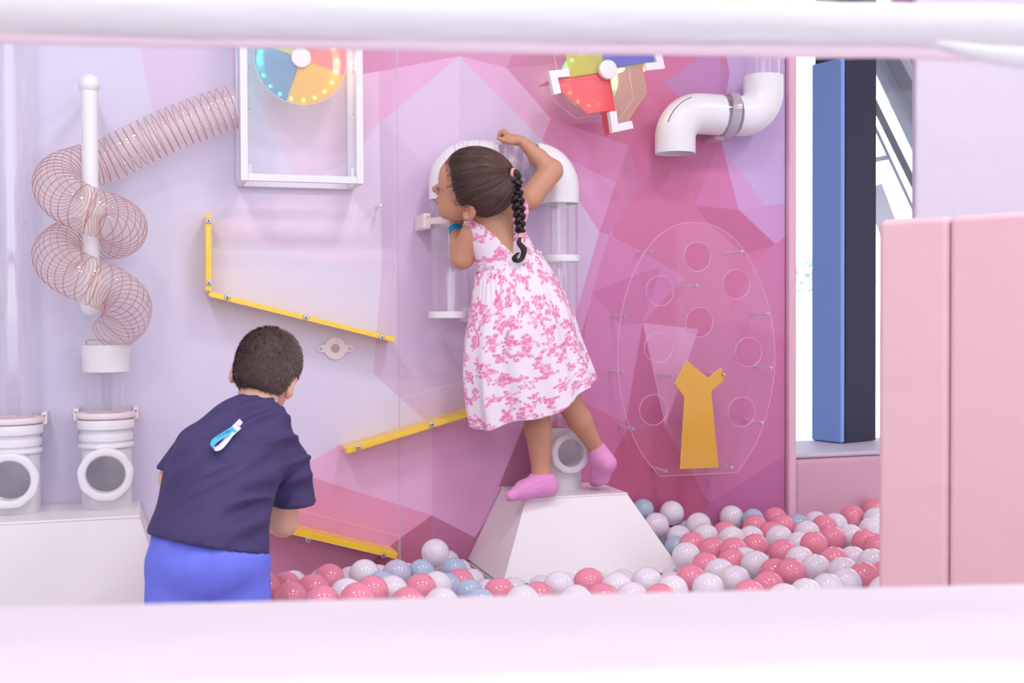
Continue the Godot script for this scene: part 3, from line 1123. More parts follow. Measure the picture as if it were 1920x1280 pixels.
func make_windmill() -> void:
	var z1 := 0.2
	var z0 := 0.09
	var c := at_z(1139, 131, z1)
	var k := per_px(c)
	var o := thing("acrylic_windmill", "red yellow and blue see-through windmill with white end caps", "game wheel", Vector3(c.x, c.y, 0.0))
	var ringc := at_z(1110, 132, 0.05)
	led_ring(o, Vector3(c.x, c.y, 0.05), 60 * k, 43 * k, 14, [rgb(170, 255, 190), rgb(170, 250, 190), rgb(235, 250, 150), rgb(240, 250, 190)], 3.0)
	var red := [Vector2(-99, 22), Vector2(-2, 3), Vector2(6, 8), Vector2(20, 82), Vector2(16, 76), Vector2(9, 74), Vector2(-10, 77), Vector2(-37, 82), Vector2(-95, 41)]
	var cap := [Vector2(-117, 9), Vector2(-78, 3), Vector2(-76, 17), Vector2(-100, 20), Vector2(-93, 48), Vector2(-107, 52)]
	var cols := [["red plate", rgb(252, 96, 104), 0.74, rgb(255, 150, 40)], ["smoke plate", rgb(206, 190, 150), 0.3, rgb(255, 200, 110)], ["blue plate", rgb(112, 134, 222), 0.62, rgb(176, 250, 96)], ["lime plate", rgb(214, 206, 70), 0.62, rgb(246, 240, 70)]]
	var last: Material
	for q in 4:
		var turn := func(p: Vector2) -> Vector2:
			var a := p
			for i in q:
				a = Vector2(a.y, -a.x)
			return Vector2(a.x, -a.y) * k
		var m := clear(cols[q][0], cols[q][1], cols[q][2], 0.1)
		var em := mat(cols[q][0] + " edge", cols[q][3], 0.3)  # light piped to the plate edges, given as a bright colour
		var poly := PackedVector2Array()
		for p in red:
			poly.append(turn.call(p))
		for layer in [[z1 - 0.012, m, "front_plate"], [z0, M["clear acrylic"], "rear_plate"]]:
			var mb := MB.new()
			mb.slab(poly, 0.003, Vector3(c.x, c.y, layer[0]), Basis.IDENTITY)
			var pl := part(o, layer[2], mb, layer[1], cols[q][0].replace("plate", "see-through plate") if layer[2] == "front_plate" else "")
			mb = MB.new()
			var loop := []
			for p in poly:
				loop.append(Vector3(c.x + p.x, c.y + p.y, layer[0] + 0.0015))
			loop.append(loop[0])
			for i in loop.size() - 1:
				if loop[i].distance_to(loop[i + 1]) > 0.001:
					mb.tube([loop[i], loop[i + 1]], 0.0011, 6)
			part(pl, "edge", mb, em if layer[2] == "front_plate" else M["lit acrylic edge"])
		# upright fin along the arm between the two layers
		var a0: Vector2 = turn.call(Vector2(-4, 1))
		var a1: Vector2 = turn.call(Vector2(-112, 24))
		var fin := MB.new()
		var d := Vector3(a1.x - a0.x, a1.y - a0.y, 0)
		fin.rbox(Vector3(c.x + (a0.x + a1.x) / 2, c.y + (a0.y + a1.y) / 2, (z0 + z1) / 2 - 0.006), Vector3(d.length(), 0.003, z1 - z0 - 0.008), 0.0006, Basis(d.normalized(), Vector3(0, 0, 1).cross(d.normalized()), Vector3(0, 0, 1)), 1)
		part(o, "fin", fin, m if q == 0 else last)
		last = m
		var l := PackedVector2Array()
		for p in cap:
			l.append(turn.call(p))
		fin = MB.new()
		fin.slab(l, 0.022, Vector3(c.x, c.y, z1 - 0.018), Basis.IDENTITY)
		part(o, "end_cap", fin, M["white plastic"])
	var hub := MB.new()
	hub.lathe([Vector2(18 * k, -0.006), Vector2(18 * k, 0.008), Vector2(16.5 * k, 0.0105), Vector2(0.0001, 0.0115)], Vector3(c.x, c.y, z1), along(Vector3(0, 0, 1)), 36)
	part(o, "hub", hub, M["white plastic"])
	hub = MB.new()
	hub.tube([Vector3(c.x, c.y, 0.001), Vector3(c.x, c.y, z1)], 0.007, 16)
	part(o, "axle", hub, M["steel"])


# yellow marble runs with a clear guard before them
func rail(label: String, a: Vector2, b: Vector2, px_h: float, guard: Array, screws: Array, post := []) -> void:
	var z := 0.1
	var p := at_z(a.x, a.y, z)
	var q := at_z(b.x, b.y, z)
	var k := per_px(p)
	var o := thing("marble_run", label, "marble run", Vector3((p.x + q.x) / 2, (p.y + q.y) / 2, 0))
	var segs := [[p, q]]
	if post.size():
		segs.append([at_z(post[0].x, post[0].y, z), at_z(post[1].x, post[1].y, z)])
	for s in segs:
		var d: Vector3 = s[1] - s[0]
		var x := d.normalized()
		var mb := MB.new()
		mb.rbox((s[0] + s[1]) / 2 + Vector3(0, 0, -z / 2), Vector3(d.length(), px_h * k, z - 0.0005), 0.0012, Basis(x, Vector3(0, 0, 1).cross(x), Vector3(0, 0, 1)), 1)
		part(o, "rail" if s == segs[0] else "stop_rail", mb, M["yellow acrylic"])
	var poly := PackedVector2Array()
	for g in guard:
		var w := at_z(g[0], g[1], z + 0.001)
		poly.append(Vector2(w.x, w.y))
	var mb2 := MB.new()
	mb2.slab(poly, 0.003, Vector3(0, 0, z + 0.0002), Basis.IDENTITY)
	var gp := part(o, "guard", mb2, M["clear acrylic"])
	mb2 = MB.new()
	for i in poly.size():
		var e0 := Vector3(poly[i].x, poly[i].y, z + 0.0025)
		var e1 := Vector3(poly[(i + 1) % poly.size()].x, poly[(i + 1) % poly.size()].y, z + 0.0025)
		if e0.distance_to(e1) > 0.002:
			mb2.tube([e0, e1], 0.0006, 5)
	part(gp, "edge", mb2, M["lit acrylic edge"])
	for s in screws:
		screw(o, at_z(s.x, s.y, z + 0.0034), 5.2 * k)

func make_rails() -> void:
	rail("yellow L-shaped marble run above the boy's head", Vector2(393, 551), Vector2(741, 637), 9.5, [[384, 400], [397, 400], [397, 467], [742, 467], [742, 641], [395, 556], [385, 545]], [Vector2(391, 414), Vector2(392, 530), Vector2(426, 557), Vector2(573, 595), Vector2(716, 632)], [Vector2(391, 401), Vector2(391.5, 545)])
	rail("yellow marble run sloping down from the girl's skirt", Vector2(650, 846), Vector2(912, 766), 11.0, [[640, 851], [636, 815], [640, 798], [696, 764], [846, 720], [910, 702], [914, 768]], [Vector2(672, 839), Vector2(810, 796)])
	rail("lowest yellow marble run beside the boy's elbow", Vector2(440, 971), Vector2(745, 1042), 12.0, [[440, 976], [440, 925], [550, 953], [736, 1001], [748, 1004], [747, 1048]], [Vector2(578, 1012), Vector2(719, 1041)])


func make_wall_bits() -> void:
	# eared plate
	var c := at_z(628, 653, 0.0)
	var k := per_px(c)
	var o := thing("sensor_plate", "small cream eared plate with a grey disc on the wall", "wall plate", c)
	var poly := PackedVector2Array()
	for i in 72:
		var a := TAU * i / 72
		var d := Vector2.from_angle(a)
		var r := 20.5
		# ears to both sides
		var ear := 27.0
		var best := r
		for s in [-1.0, 1.0]:
			var oc := Vector2(s * ear, 0)
			var b := d.dot(oc)
			var disc := b * b - oc.length_squared() + 49.0
			if disc > 0 and b > 0:
				best = maxf(best, b + sqrt(disc))
		poly.append(d * best * k)
	var mb := MB.new()
	mb.slab(poly, 0.008, c + Vector3(0, 0, 0.0005), Basis.IDENTITY)
	part(o, "plate", mb, M["cream plastic"])
	mb = MB.new()
	mb.lathe([Vector2(8.2 * k, 0), Vector2(8 * k, 0.0012), Vector2(0.0001, 0.0014)], c + Vector3(0, 0, 0.0085), along(Vector3(0, 0, 1)), 28)
	part(o, "disc", mb, mat("grey disc", rgb(190, 172, 180), 0.4))
	for s in [-1.0, 1.0]:
		screw(o, c + Vector3(s * 27.5 * k, 0, 0.0085), 3.4 * k)
	standoff(self, at_z(714, 385, 0.07), 0.07)
	make_egg()
	make_u_pipe()
	make_s_pipe()

func standoff(parent: Node, tip: Vector3, l: float) -> void:
	var o: Node = parent
	if parent == self:
		o = thing("wall_standoff", "single steel standoff pin on the pale wall beside the white box", "pin", Vector3(tip.x, tip.y, 0))
	else:
		o = Node3D.new()
		o.name = "standoff"
		parent.add_child(o, true)
	var mb := MB.new()
	mb.tube([Vector3(tip.x, tip.y, 0.0005), Vector3(tip.x, tip.y, tip.z - 0.003)], 0.0036, 14)
	part(o, "rod", mb, clear("standoff acrylic", rgb(230, 220, 235), 0.55, 0.1) if not M.has("standoff acrylic") else M["standoff acrylic"])
	mb = MB.new()
	mb.lathe_sharp([Vector2(0.0055, -0.003), Vector2(0.0055, 0.001), Vector2(0.004, 0.0026), Vector2(0.002, 0.0026), Vector2(0.0018, 0.001), Vector2(0.0001, 0.001)], tip, along(Vector3(0, 0, 1)), 18)
	part(o, "cap", mb, M["steel"])


func make_egg() -> void:
	var z := 0.108
	var base := at_z(1308, 890, z)
	var o := thing("egg_panel", "clear egg-shaped climbing panel with eight round holes and a yellow tree", "game panel", Vector3(base.x, base.y, 0))
	var outline := PackedVector2Array()
	for q in [[1305, 417], [1340, 424], [1372, 444], [1399, 476], [1421, 519], [1438, 566], [1448, 610], [1452, 655], [1451, 700], [1444, 746], [1431, 795], [1412, 840], [1382, 885.5], [1237, 892.5], [1205, 853], [1181, 803], [1166, 750], [1159, 700], [1158, 645], [1163, 596], [1174, 550], [1190, 506], [1212, 467], [1240, 437], [1270, 421]]:
		var p := at_z(q[0], q[1], z)
		outline.append(Vector2(p.x - base.x, p.y - base.y))
	# rounder outline: subdivide all but the straight foot
	var fine := PackedVector2Array()
	var n := outline.size()
	for i in n:
		var foot := i == 12
		var a := outline[(i - 1 + n) % n] if i != 13 else outline[i]
		var d := outline[(i + 2) % n] if i + 1 != 12 else outline[i + 1]
		for s in (1 if foot else 4):
			fine.append(outline[i].cubic_interpolate(outline[(i + 1) % n], a, d, s / 4.0))
	var csg := CSGPolygon3D.new()
	csg.name = "sheet"
	csg.polygon = fine
	csg.depth = 0.005
	csg.material = M["clear acrylic"]
	o.add_child(csg)
	csg.position = Vector3(0, 0, z + 0.0025)
	var loops := [fine]
	for h in [[1307, 481, 26.0], [1237, 545, 26.7], [1380, 533, 26.3], [1311, 604, 26.3], [1234, 651, 27.0], [1403, 660, 26.3], [1225, 768, 27.0], [1390, 772, 26.5]]:
		var p := at_z(h[0], h[1], z)
		var cy := CSGCylinder3D.new()
		cy.name = "hole"
		cy.operation = CSGShape3D.OPERATION_SUBTRACTION
		cy.radius = h[2] * per_px(p) * 1.05
		cy.height = 0.02
		cy.sides = 48
		csg.add_child(cy, true)
		cy.rotation_degrees.x = 90
		cy.position = Vector3(p.x - base.x, p.y - base.y, -0.0025)
		var l := PackedVector2Array()
		for i in 48:
			l.append(Vector2(p.x - base.x, p.y - base.y) + Vector2.from_angle(TAU * i / 48) * cy.radius)
		loops.append(l)
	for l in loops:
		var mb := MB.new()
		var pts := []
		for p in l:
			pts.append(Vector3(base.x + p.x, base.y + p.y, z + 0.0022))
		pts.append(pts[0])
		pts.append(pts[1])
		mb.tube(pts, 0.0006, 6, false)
		part(o, "edge", mb, M["lit acrylic edge"])
	var tree := PackedVector2Array()
	for q in [[1287.6, 676.5], [1327.5, 709], [1352.4, 690], [1357, 712.8], [1333, 733], [1347, 876], [1276, 878.7], [1284, 743.6], [1266, 719]]:
		var p := at_z(q[0], q[1], z - 0.004)
		tree.append(Vector2(p.x - base.x, p.y - base.y))
	var mb := MB.new()
	mb.slab(tree, 0.004, Vector3(base.x, base.y, z - 0.0075), Basis.IDENTITY)
	var t := part(o, "tree_plate", mb, clear("yellow plate", rgb(240, 180, 0), 0.86, 0.08), "yellow see-through tree trunk")
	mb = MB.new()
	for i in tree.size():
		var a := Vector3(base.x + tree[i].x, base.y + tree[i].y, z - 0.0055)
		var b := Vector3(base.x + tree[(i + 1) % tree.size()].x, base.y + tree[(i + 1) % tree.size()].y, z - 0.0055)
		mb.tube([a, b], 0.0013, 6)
	part(t, "edge", mb, mat("lit yellow edge", rgb(255, 226, 50), 0.3))  # brighter yellow stands for light gathered in the cut edge
	for q in [[1222, 471], [1391, 471], [1307, 535], [1172, 592], [1440, 588], [1167, 698], [1260, 704], [1446, 689], [1358, 701], [1187, 804], [1429, 792], [1249, 883], [1372, 876]]:
		standoff(o, at_z(q[0], q[1], z + 0.004), z)


func clamp_arm(o: Node, c: Vector3, r: float, s: float, m: Material, reach := 0.0) -> void:
	var mb := MB.new()
	ring(mb, c, Vector3.UP, r, r + 0.006, 0.02)
	var g := part(o, "clamp_ring", mb, m)
	mb = MB.new()
	mb.rbox(Vector3(c.x + s * (r + 0.014 + reach), c.y, c.z / 2 + 0.01), Vector3(0.024, 0.046, c.z + 0.018), 0.005)
	part(g, "wall_bracket", mb, m)
	screw(g, Vector3(c.x + s * (r + 0.014 + reach), c.y + 0.012, c.z + 0.0195), 0.003)


func make_u_pipe() -> void:
	var z := 0.1
	var ax := at_z(843, 375, z)
	var bx := at_z(1048, 382, z)
	var top := at_z(900, 302, z).y
	var k := per_px(ax)
	var r := 39.0 * k
	var o := thing("u_pipe", "white U-shaped pipe with clear legs behind the girl's head", "pipe", Vector3(bx.x, at_z(1048, 900, z).y, 0))
	var j0 := at_z(926, 302, z).x
	var j1 := at_z(1003, 302, z).x
	var mb := MB.new()
	pipe(mb, bend(ax, Vector3(ax.x, top, z), Vector3(j0, top, z), 0.075), r)
	part(o, "elbow", mb, M["white pvc"])
	mb = MB.new()
	pipe(mb, bend(bx, Vector3(bx.x, top, z), Vector3(j1, top, z), 0.075), r)
	part(o, "elbow", mb, M["white pvc"])
	clear_tube(o, [Vector3(j0 - 0.02, top, z), Vector3(j1 + 0.02, top, z)], r - 0.004, "bridge_tube")
	for x in [947.0, 985.0]:
		mb = MB.new()
		ring(mb, Vector3(at_z(x, 302, z).x, top, z), Vector3.RIGHT, r - 0.003, r + 0.003, 0.02)
		part(o, "bridge_ring", mb, M["clear ring"])
	mb = MB.new()
	mb.rbox(Vector3(at_z(947, 302, z).x, top, z / 2 - 0.03), Vector3(0.02, 0.05, 0.04), 0.004)
	part(o, "bridge_mount", mb, M["clear ring"])
	var yl := at_z(843, 590, z).y
	clear_tube(o, [ax, Vector3(ax.x, yl - 0.008, z)], r - 0.004)
	clear_tube(o, [bx, Vector3(bx.x, at_z(1048, 800, z).y, z)], r - 0.004)
	clamp_arm(o, Vector3(ax.x, at_z(843, 416, z).y, z), r - 0.003, -1.0, M["cream plastic"])
	clamp_arm(o, Vector3(ax.x, yl, z), r - 0.003, 1.0, M["white pvc"], -0.004)
	clamp_arm(o, Vector3(bx.x, at_z(1048, 485, z).y, z), r - 0.003, -1.0, M["white pvc"])
	tee("white tee fitting on the hood behind the girl's legs", 1052, 806, at_z(1050, 906).y, Vector2(1046, 843), 0.062, 0.047, false, 0.0)


func make_s_pipe() -> void:
	var z := 0.088
	var a := at_z(1431, 143, z)
	var k := per_px(a)
	var r := 37.2 * k
	var cy := at_z(1380, 217, z).y
	var o := thing("s_pipe", "white S-bent pipe at the upper end of the pink wall", "pipe", Vector3(a.x, cy, 0))
	var jr := at_z(1378, 217, z).x
	var jl := at_z(1350, 215, z).x
	var mb := MB.new()
	pipe(mb, bend(a, Vector3(a.x, cy, z), Vector3(jr, cy, z), 0.082), r)
	part(o, "elbow", mb, M["white pvc"])
	var d := at_z(1266, 288, z)
	mb = MB.new()
	var path := bend(Vector3(jl, cy, z), Vector3(d.x, cy, z), d, 0.082)
	pipe(mb, path, r)
	var el := part(o, "elbow", mb, M["white pvc"])
	# dark strip laid along the outside of the bend for the shade in its opening
	mb = MB.new()
	var slot_shade := []
	for i in range(4, 13):
		var t: Vector3 = (path[i + 1] - path[i - 1]).normalized()
		var outw := Vector3(0, 0, 1).cross(t).normalized()
		if outw.dot(Vector3(-1, 1, 0)) < 0:
			outw = -outw
		var f := deg_to_rad(38.0)
		slot_shade.append(path[i] + (outw * cos(f) + Vector3(0, 0, 1) * sin(f)) * (r + 0.0002))
	mb.tube(slot_shade, 0.0012, 6)
	part(el, "slot_shade", mb, M["dark steel"])
	clear_tube(o, [Vector3(jr + 0.02, cy, z), Vector3(jl - 0.02, cy, z)], r - 0.004, "joint_tube")
	mb = MB.new()
	ring(mb, at_z(1368, 216, z), Vector3(1, -0.1, 0.12), r + 0.001, r + 0.009, 0.03)
	var cl := part(o, "clamp", mb, M["clear ring"])
	mb = MB.new()
	mb.rbox(at_z(1340, 262, z * 0.5), Vector3(0.035, 0.014, z * 0.9), 0.004)
	part(cl, "clamp_foot", mb, M["clear ring"])
	clear_tube(o, [Vector3(a.x, a.y - 0.03, z), Vector3(a.x, 2.5, z)], r - 0.0105)


# ---- the balls: those in sight one by one (seen centre in the photograph, colour), the buried ones below them as one heap
const BALLS := [
	[1258, 971, "w"], [1310, 984, "w"], [1372, 970, "w"], [1412, 973, "b"], [1453, 973, "p"], [1416, 988, "p"], [1467, 988, "p"], [1250, 1000, "w", 0.05], [1272, 1007, "w", 0.13], [1283, 995, "b", 0.05],
	[1323, 1006, "w"], [1372, 1011, "w"], [1408, 1010, "w"], [1299, 1023, "p"], [1267, 1026, "b", 0.24], [1336, 1033, "p"], [1287, 1043, "w"], [1376, 1034, "p"], [1416, 1026, "p"], [1461, 1009, "w"],
	[1446, 1002, "p"], [1498, 1022, "w"], [1468, 1037, "p"], [1513, 1000, "w"], [1530, 981, "w"], [1546, 988, "p"], [1598, 969, "p"], [1640, 957, "p"], [1641, 974, "w"], [1634, 993, "w"],
	[1560, 1011, "p"], [1594, 1007, "w"], [1623, 1016, "p"], [1526, 1022, "p"], [1397, 1052, "w"], [1417, 1060, "w"], [1349, 1075, "w"], [1378, 1089, "w"], [1296, 1088, "p"], [1328, 1104, "w"],
	[1260, 1108, "w"], [1483, 1075, "p"], [1441, 1101, "p"], [1530, 1067, "w"], [1564, 1052, "p"], [1599, 1051, "w"], [1636, 1056, "w"], [1581, 1073, "w"], [1620, 1083, "p"], [1586, 1094, "w"],
	[1646, 1026, "p"], [1511, 1115, "w"], [1452, 1075, "p"], [1373, 1055, "p"], [1566, 985, "w"], [1495, 984, "b"], [1323, 1063, "p"], [1360, 1001, "p"], [1500, 1051, "w"], [1650, 1082, "p"],
	[1206, 955, "b", 0.04], [1232, 985, "w", 0.1], [1552, 1105, "w"], [1660, 1110, "w"], [1405, 1118, "p"], [1470, 1125, "w"],
	[497, 1106, "p"], [535, 1102, "p"], [545, 1122, "p"], [587, 1106, "p"], [617, 1086, "p"], [604, 1130, "p"], [650, 1116, "w"], [683, 1077, "w"], [669, 1125, "p"], [697, 1110, "p"],
	[744, 1076, "v"], [790, 1073, "b"], [816, 1036, "w"], [851, 1069, "b"], [735, 1109, "w"], [788, 1105, "p"], [818, 1100, "w"], [839, 1099, "b"], [880, 1112, "b"], [714, 1096, "b"], [828, 1132, "w"], [862, 1094, "p"],
	[936, 1114, "p"], [1009, 1121, "p"], [1048, 1101, "w"], [1104, 1094, "p"], [1156, 1103, "w"], [1213, 1093, "w"], [980, 1128, "w"], [900, 1130, "b"], [764, 1132, "p"], [1080, 1128, "w"], [1130, 1125, "p"], [1185, 1122, "w"], [1238, 1126, "p"],
]
const BALL_KINDS := {"w": ["white", 0.04], "p": ["pink", 0.04], "b": ["pale blue", 0.035], "v": ["pale lilac", 0.038]}

func make_balls() -> void:
	mat("ball w", rgb(245, 235, 246), 0.1)
	mat("ball p", rgb(248, 150, 174), 0.1)
	mat("ball b", rgb(186, 200, 226), 0.1)
	mat("ball v", rgb(206, 200, 228), 0.1)
	for k in BALL_KINDS:      # thin hollow plastic lets light through
		M["ball " + k].backlight_enabled = true
		M["ball " + k].backlight = Color(0.5, 0.5, 0.5)
	var dirs := []
	var t := []
	var r := []
	var level := EYE.y - 0.67
	for q in BALLS:
		var d := ray(q[0], q[1])
		dirs.append(d)
		r.append(BALL_KINDS[q[2]][1])
		var a := (level - EYE.y) / d.y
		# not into the wall
		var zmin: float = r[-1] + 0.004
		a = minf(a, (zmin - EYE.z) / d.z) if EYE.x + d.x * a < at_z(1471, 593).x else a
		if q.size() > 3:
			a = (q[3] - EYE.z) / d.z
		t.append(a)
	var at := []
	# let them settle along the lines of sight until none cuts into another
	for pass_n in 160:
		for i in BALLS.size():
			for j in range(i + 1, BALLS.size()):
				var a: Vector3 = EYE + dirs[i] * t[i]
				var b: Vector3 = EYE + dirs[j] * t[j]
				var need: float = r[i] + r[j] - 0.0008
				if absf(a.x - b.x) < need and absf(a.z - b.z) < need and a.distance_to(b) < need:
					var s := 0.003 if t[i] > t[j] else -0.003
					t[i] += 0.0 if (a.z < r[i] + 0.006 and s > 0) or BALLS[i].size() > 3 else s
					t[j] -= 0.0 if (b.z < r[j] + 0.006 and s < 0) or BALLS[j].size() > 3 else s
	for i in BALLS.size():
		at.append(EYE + dirs[i] * t[i])
	for pass_n in 120:
		for i in BALLS.size():
			for j in range(i + 1, BALLS.size()):
				var gap: Vector3 = at[i] - at[j]
				var need: float = r[i] + r[j] + 0.0004
				if absf(gap.x) < need and absf(gap.z) < need and gap.length() < need:
					var push := gap.normalized() * (need - gap.length()) * 0.5
					at[i] += push
					at[j] -= push
			if at[i].x < at_z(1471, 593).x:
				at[i].z = maxf(at[i].z, r[i] + 0.002)
	var meshes := {}
	for k in BALL_KINDS:
		var mb := MB.new()
		mb.ball(Vector3.ZERO, BALL_KINDS[k][1], Basis.IDENTITY, 32, 20)
		# the mould seam round the middle
		for i in mb.v.size():
			if absf(mb.v[i].y) < 0.002:
				mb.v[i] *= 1.004
		meshes[k] = mb.commit(Vector3.ZERO)
	var rng := RandomNumberGenerator.new()
	rng.seed = 21
	ball_spots = []
	for i in BALLS.size():
		var q: Array = BALLS[i]
		var c: Vector3 = at[i]
		ball_spots.append([c, r[i]])
		var o := MeshInstance3D.new()
		o.name = numbered("pit_ball")
		o.mesh = meshes[q[2]]
		o.material_override = M["ball " + q[2]]
		add_child(o, true)
		o.position = c
		o.rotation = Vector3(rng.randf() * TAU, rng.randf() * TAU, rng.randf() * TAU)
		tag(o, ball_label(q, i), "ball", "%s balls in the pit" % BALL_KINDS[q[2]][0])
	# buried balls: hexagonal layers under the visible ones
	var heap := MB.new()
	var unit := MB.new()
	unit.ball(Vector3.ZERO, 0.0392, Basis.IDENTITY, 12, 7)
	var x0 := at_z(480, 593).x
	for layer in 5:
		var y := 0.0395 + layer * 0.0655
		for j in 18:
			for i in 46:
				var c := Vector3(x0 + (i + 0.5 * ((j + layer) % 2)) * 0.0802, y, 0.044 + j * 0.0695 + 0.023 * (layer % 2))
				if c.x > 2.75 or not heap_free(c):
					continue
				var s := heap.v.size()
				for p in unit.v:
					heap.v.append(p + c)
				heap.uv.resize(heap.v.size())
				for k in unit.idx:
					heap.idx.append(s + k)
	var h := part(self, "buried_balls", heap, M["ball w"])
	tag(h, "heap of white balls buried under the visible ones in the pit", "balls")
	h.set_meta("kind", "stuff")

var ball_spots := []
var hood_box := AABB()

func heap_free(c: Vector3) -> bool:
	for b in ball_spots:
		if c.distance_squared_to(b[0]) < 0.0797 * 0.0797:
			return false
	# the hood, the boy's legs and the partition
	if c.x > hood_box.position.x - 0.04 and c.x < hood_box.end.x + 0.04 and c.z < hood_box.end.z + 0.041:
		return false
	if c.y > 0.28 and c.z < 0.16 and c.x < 0.85:
		return false
	if c.x < 0.42 and c.z > 0.35:
		return false
	var v := cb.inverse() * (c - EYE)
	if v.x / -v.z * F + 960 > 1655:
		return false
	return -v.z > 2.35

func ball_label(q: Array, i: int) -> String:
	var name: String = BALL_KINDS[q[2]][0]
	var x: float = q[0]
	var y: float = q[1]
	var where := ""
	if x < 900:
		where = "by the lowest yellow run" if x < 760 else "left of the white hood"
	elif x < 1250 and y > 1060:
		where = "in front of the white hood"
	elif x < 1320:
		where = "right of the white hood"
	elif x > 1495:
		where = "before the low pink wall"
	else:
		where = "below the egg panel"
	var near := -1
	var best := 1e9
	for k in BALLS.size():
		if k != i:
			var d := Vector2(BALLS[k][0] - x, BALLS[k][1] - y).length()
			if d < best:
				best = d
				near = k
	# count from the left among those of its colour in its part of the pit
	var rank := 1
	var total := 0
	for k in BALLS.size():
		if BALLS[k][2] == q[2] and spot_of(BALLS[k]) == spot_of(q):
			total += 1
			if BALLS[k][0] < x or (BALLS[k][0] == x and k < i):
				rank += 1
	if total == 1:
		return "only %s ball %s" % [name, where]
	var ord := ["first", "second", "third", "fourth", "fifth", "sixth", "seventh", "eighth", "ninth", "tenth", "eleventh", "twelfth", "thirteenth", "fourteenth", "fifteenth", "sixteenth", "seventeenth", "eighteenth", "nineteenth", "twentieth", "twenty-first", "twenty-second", "twenty-third", "twenty-fourth", "twenty-fifth"]
	return "%s %s ball from the left %s" % [ord[rank - 1], name, where]

func spot_of(q: Array) -> int:
	if q[0] < 760:
		return 0
	if q[0] < 900:
		return 1
	if q[0] < 1250 and q[1] > 1060:
		return 2
	if q[0] < 1320:
		return 3
	return 5 if q[0] > 1495 else 4


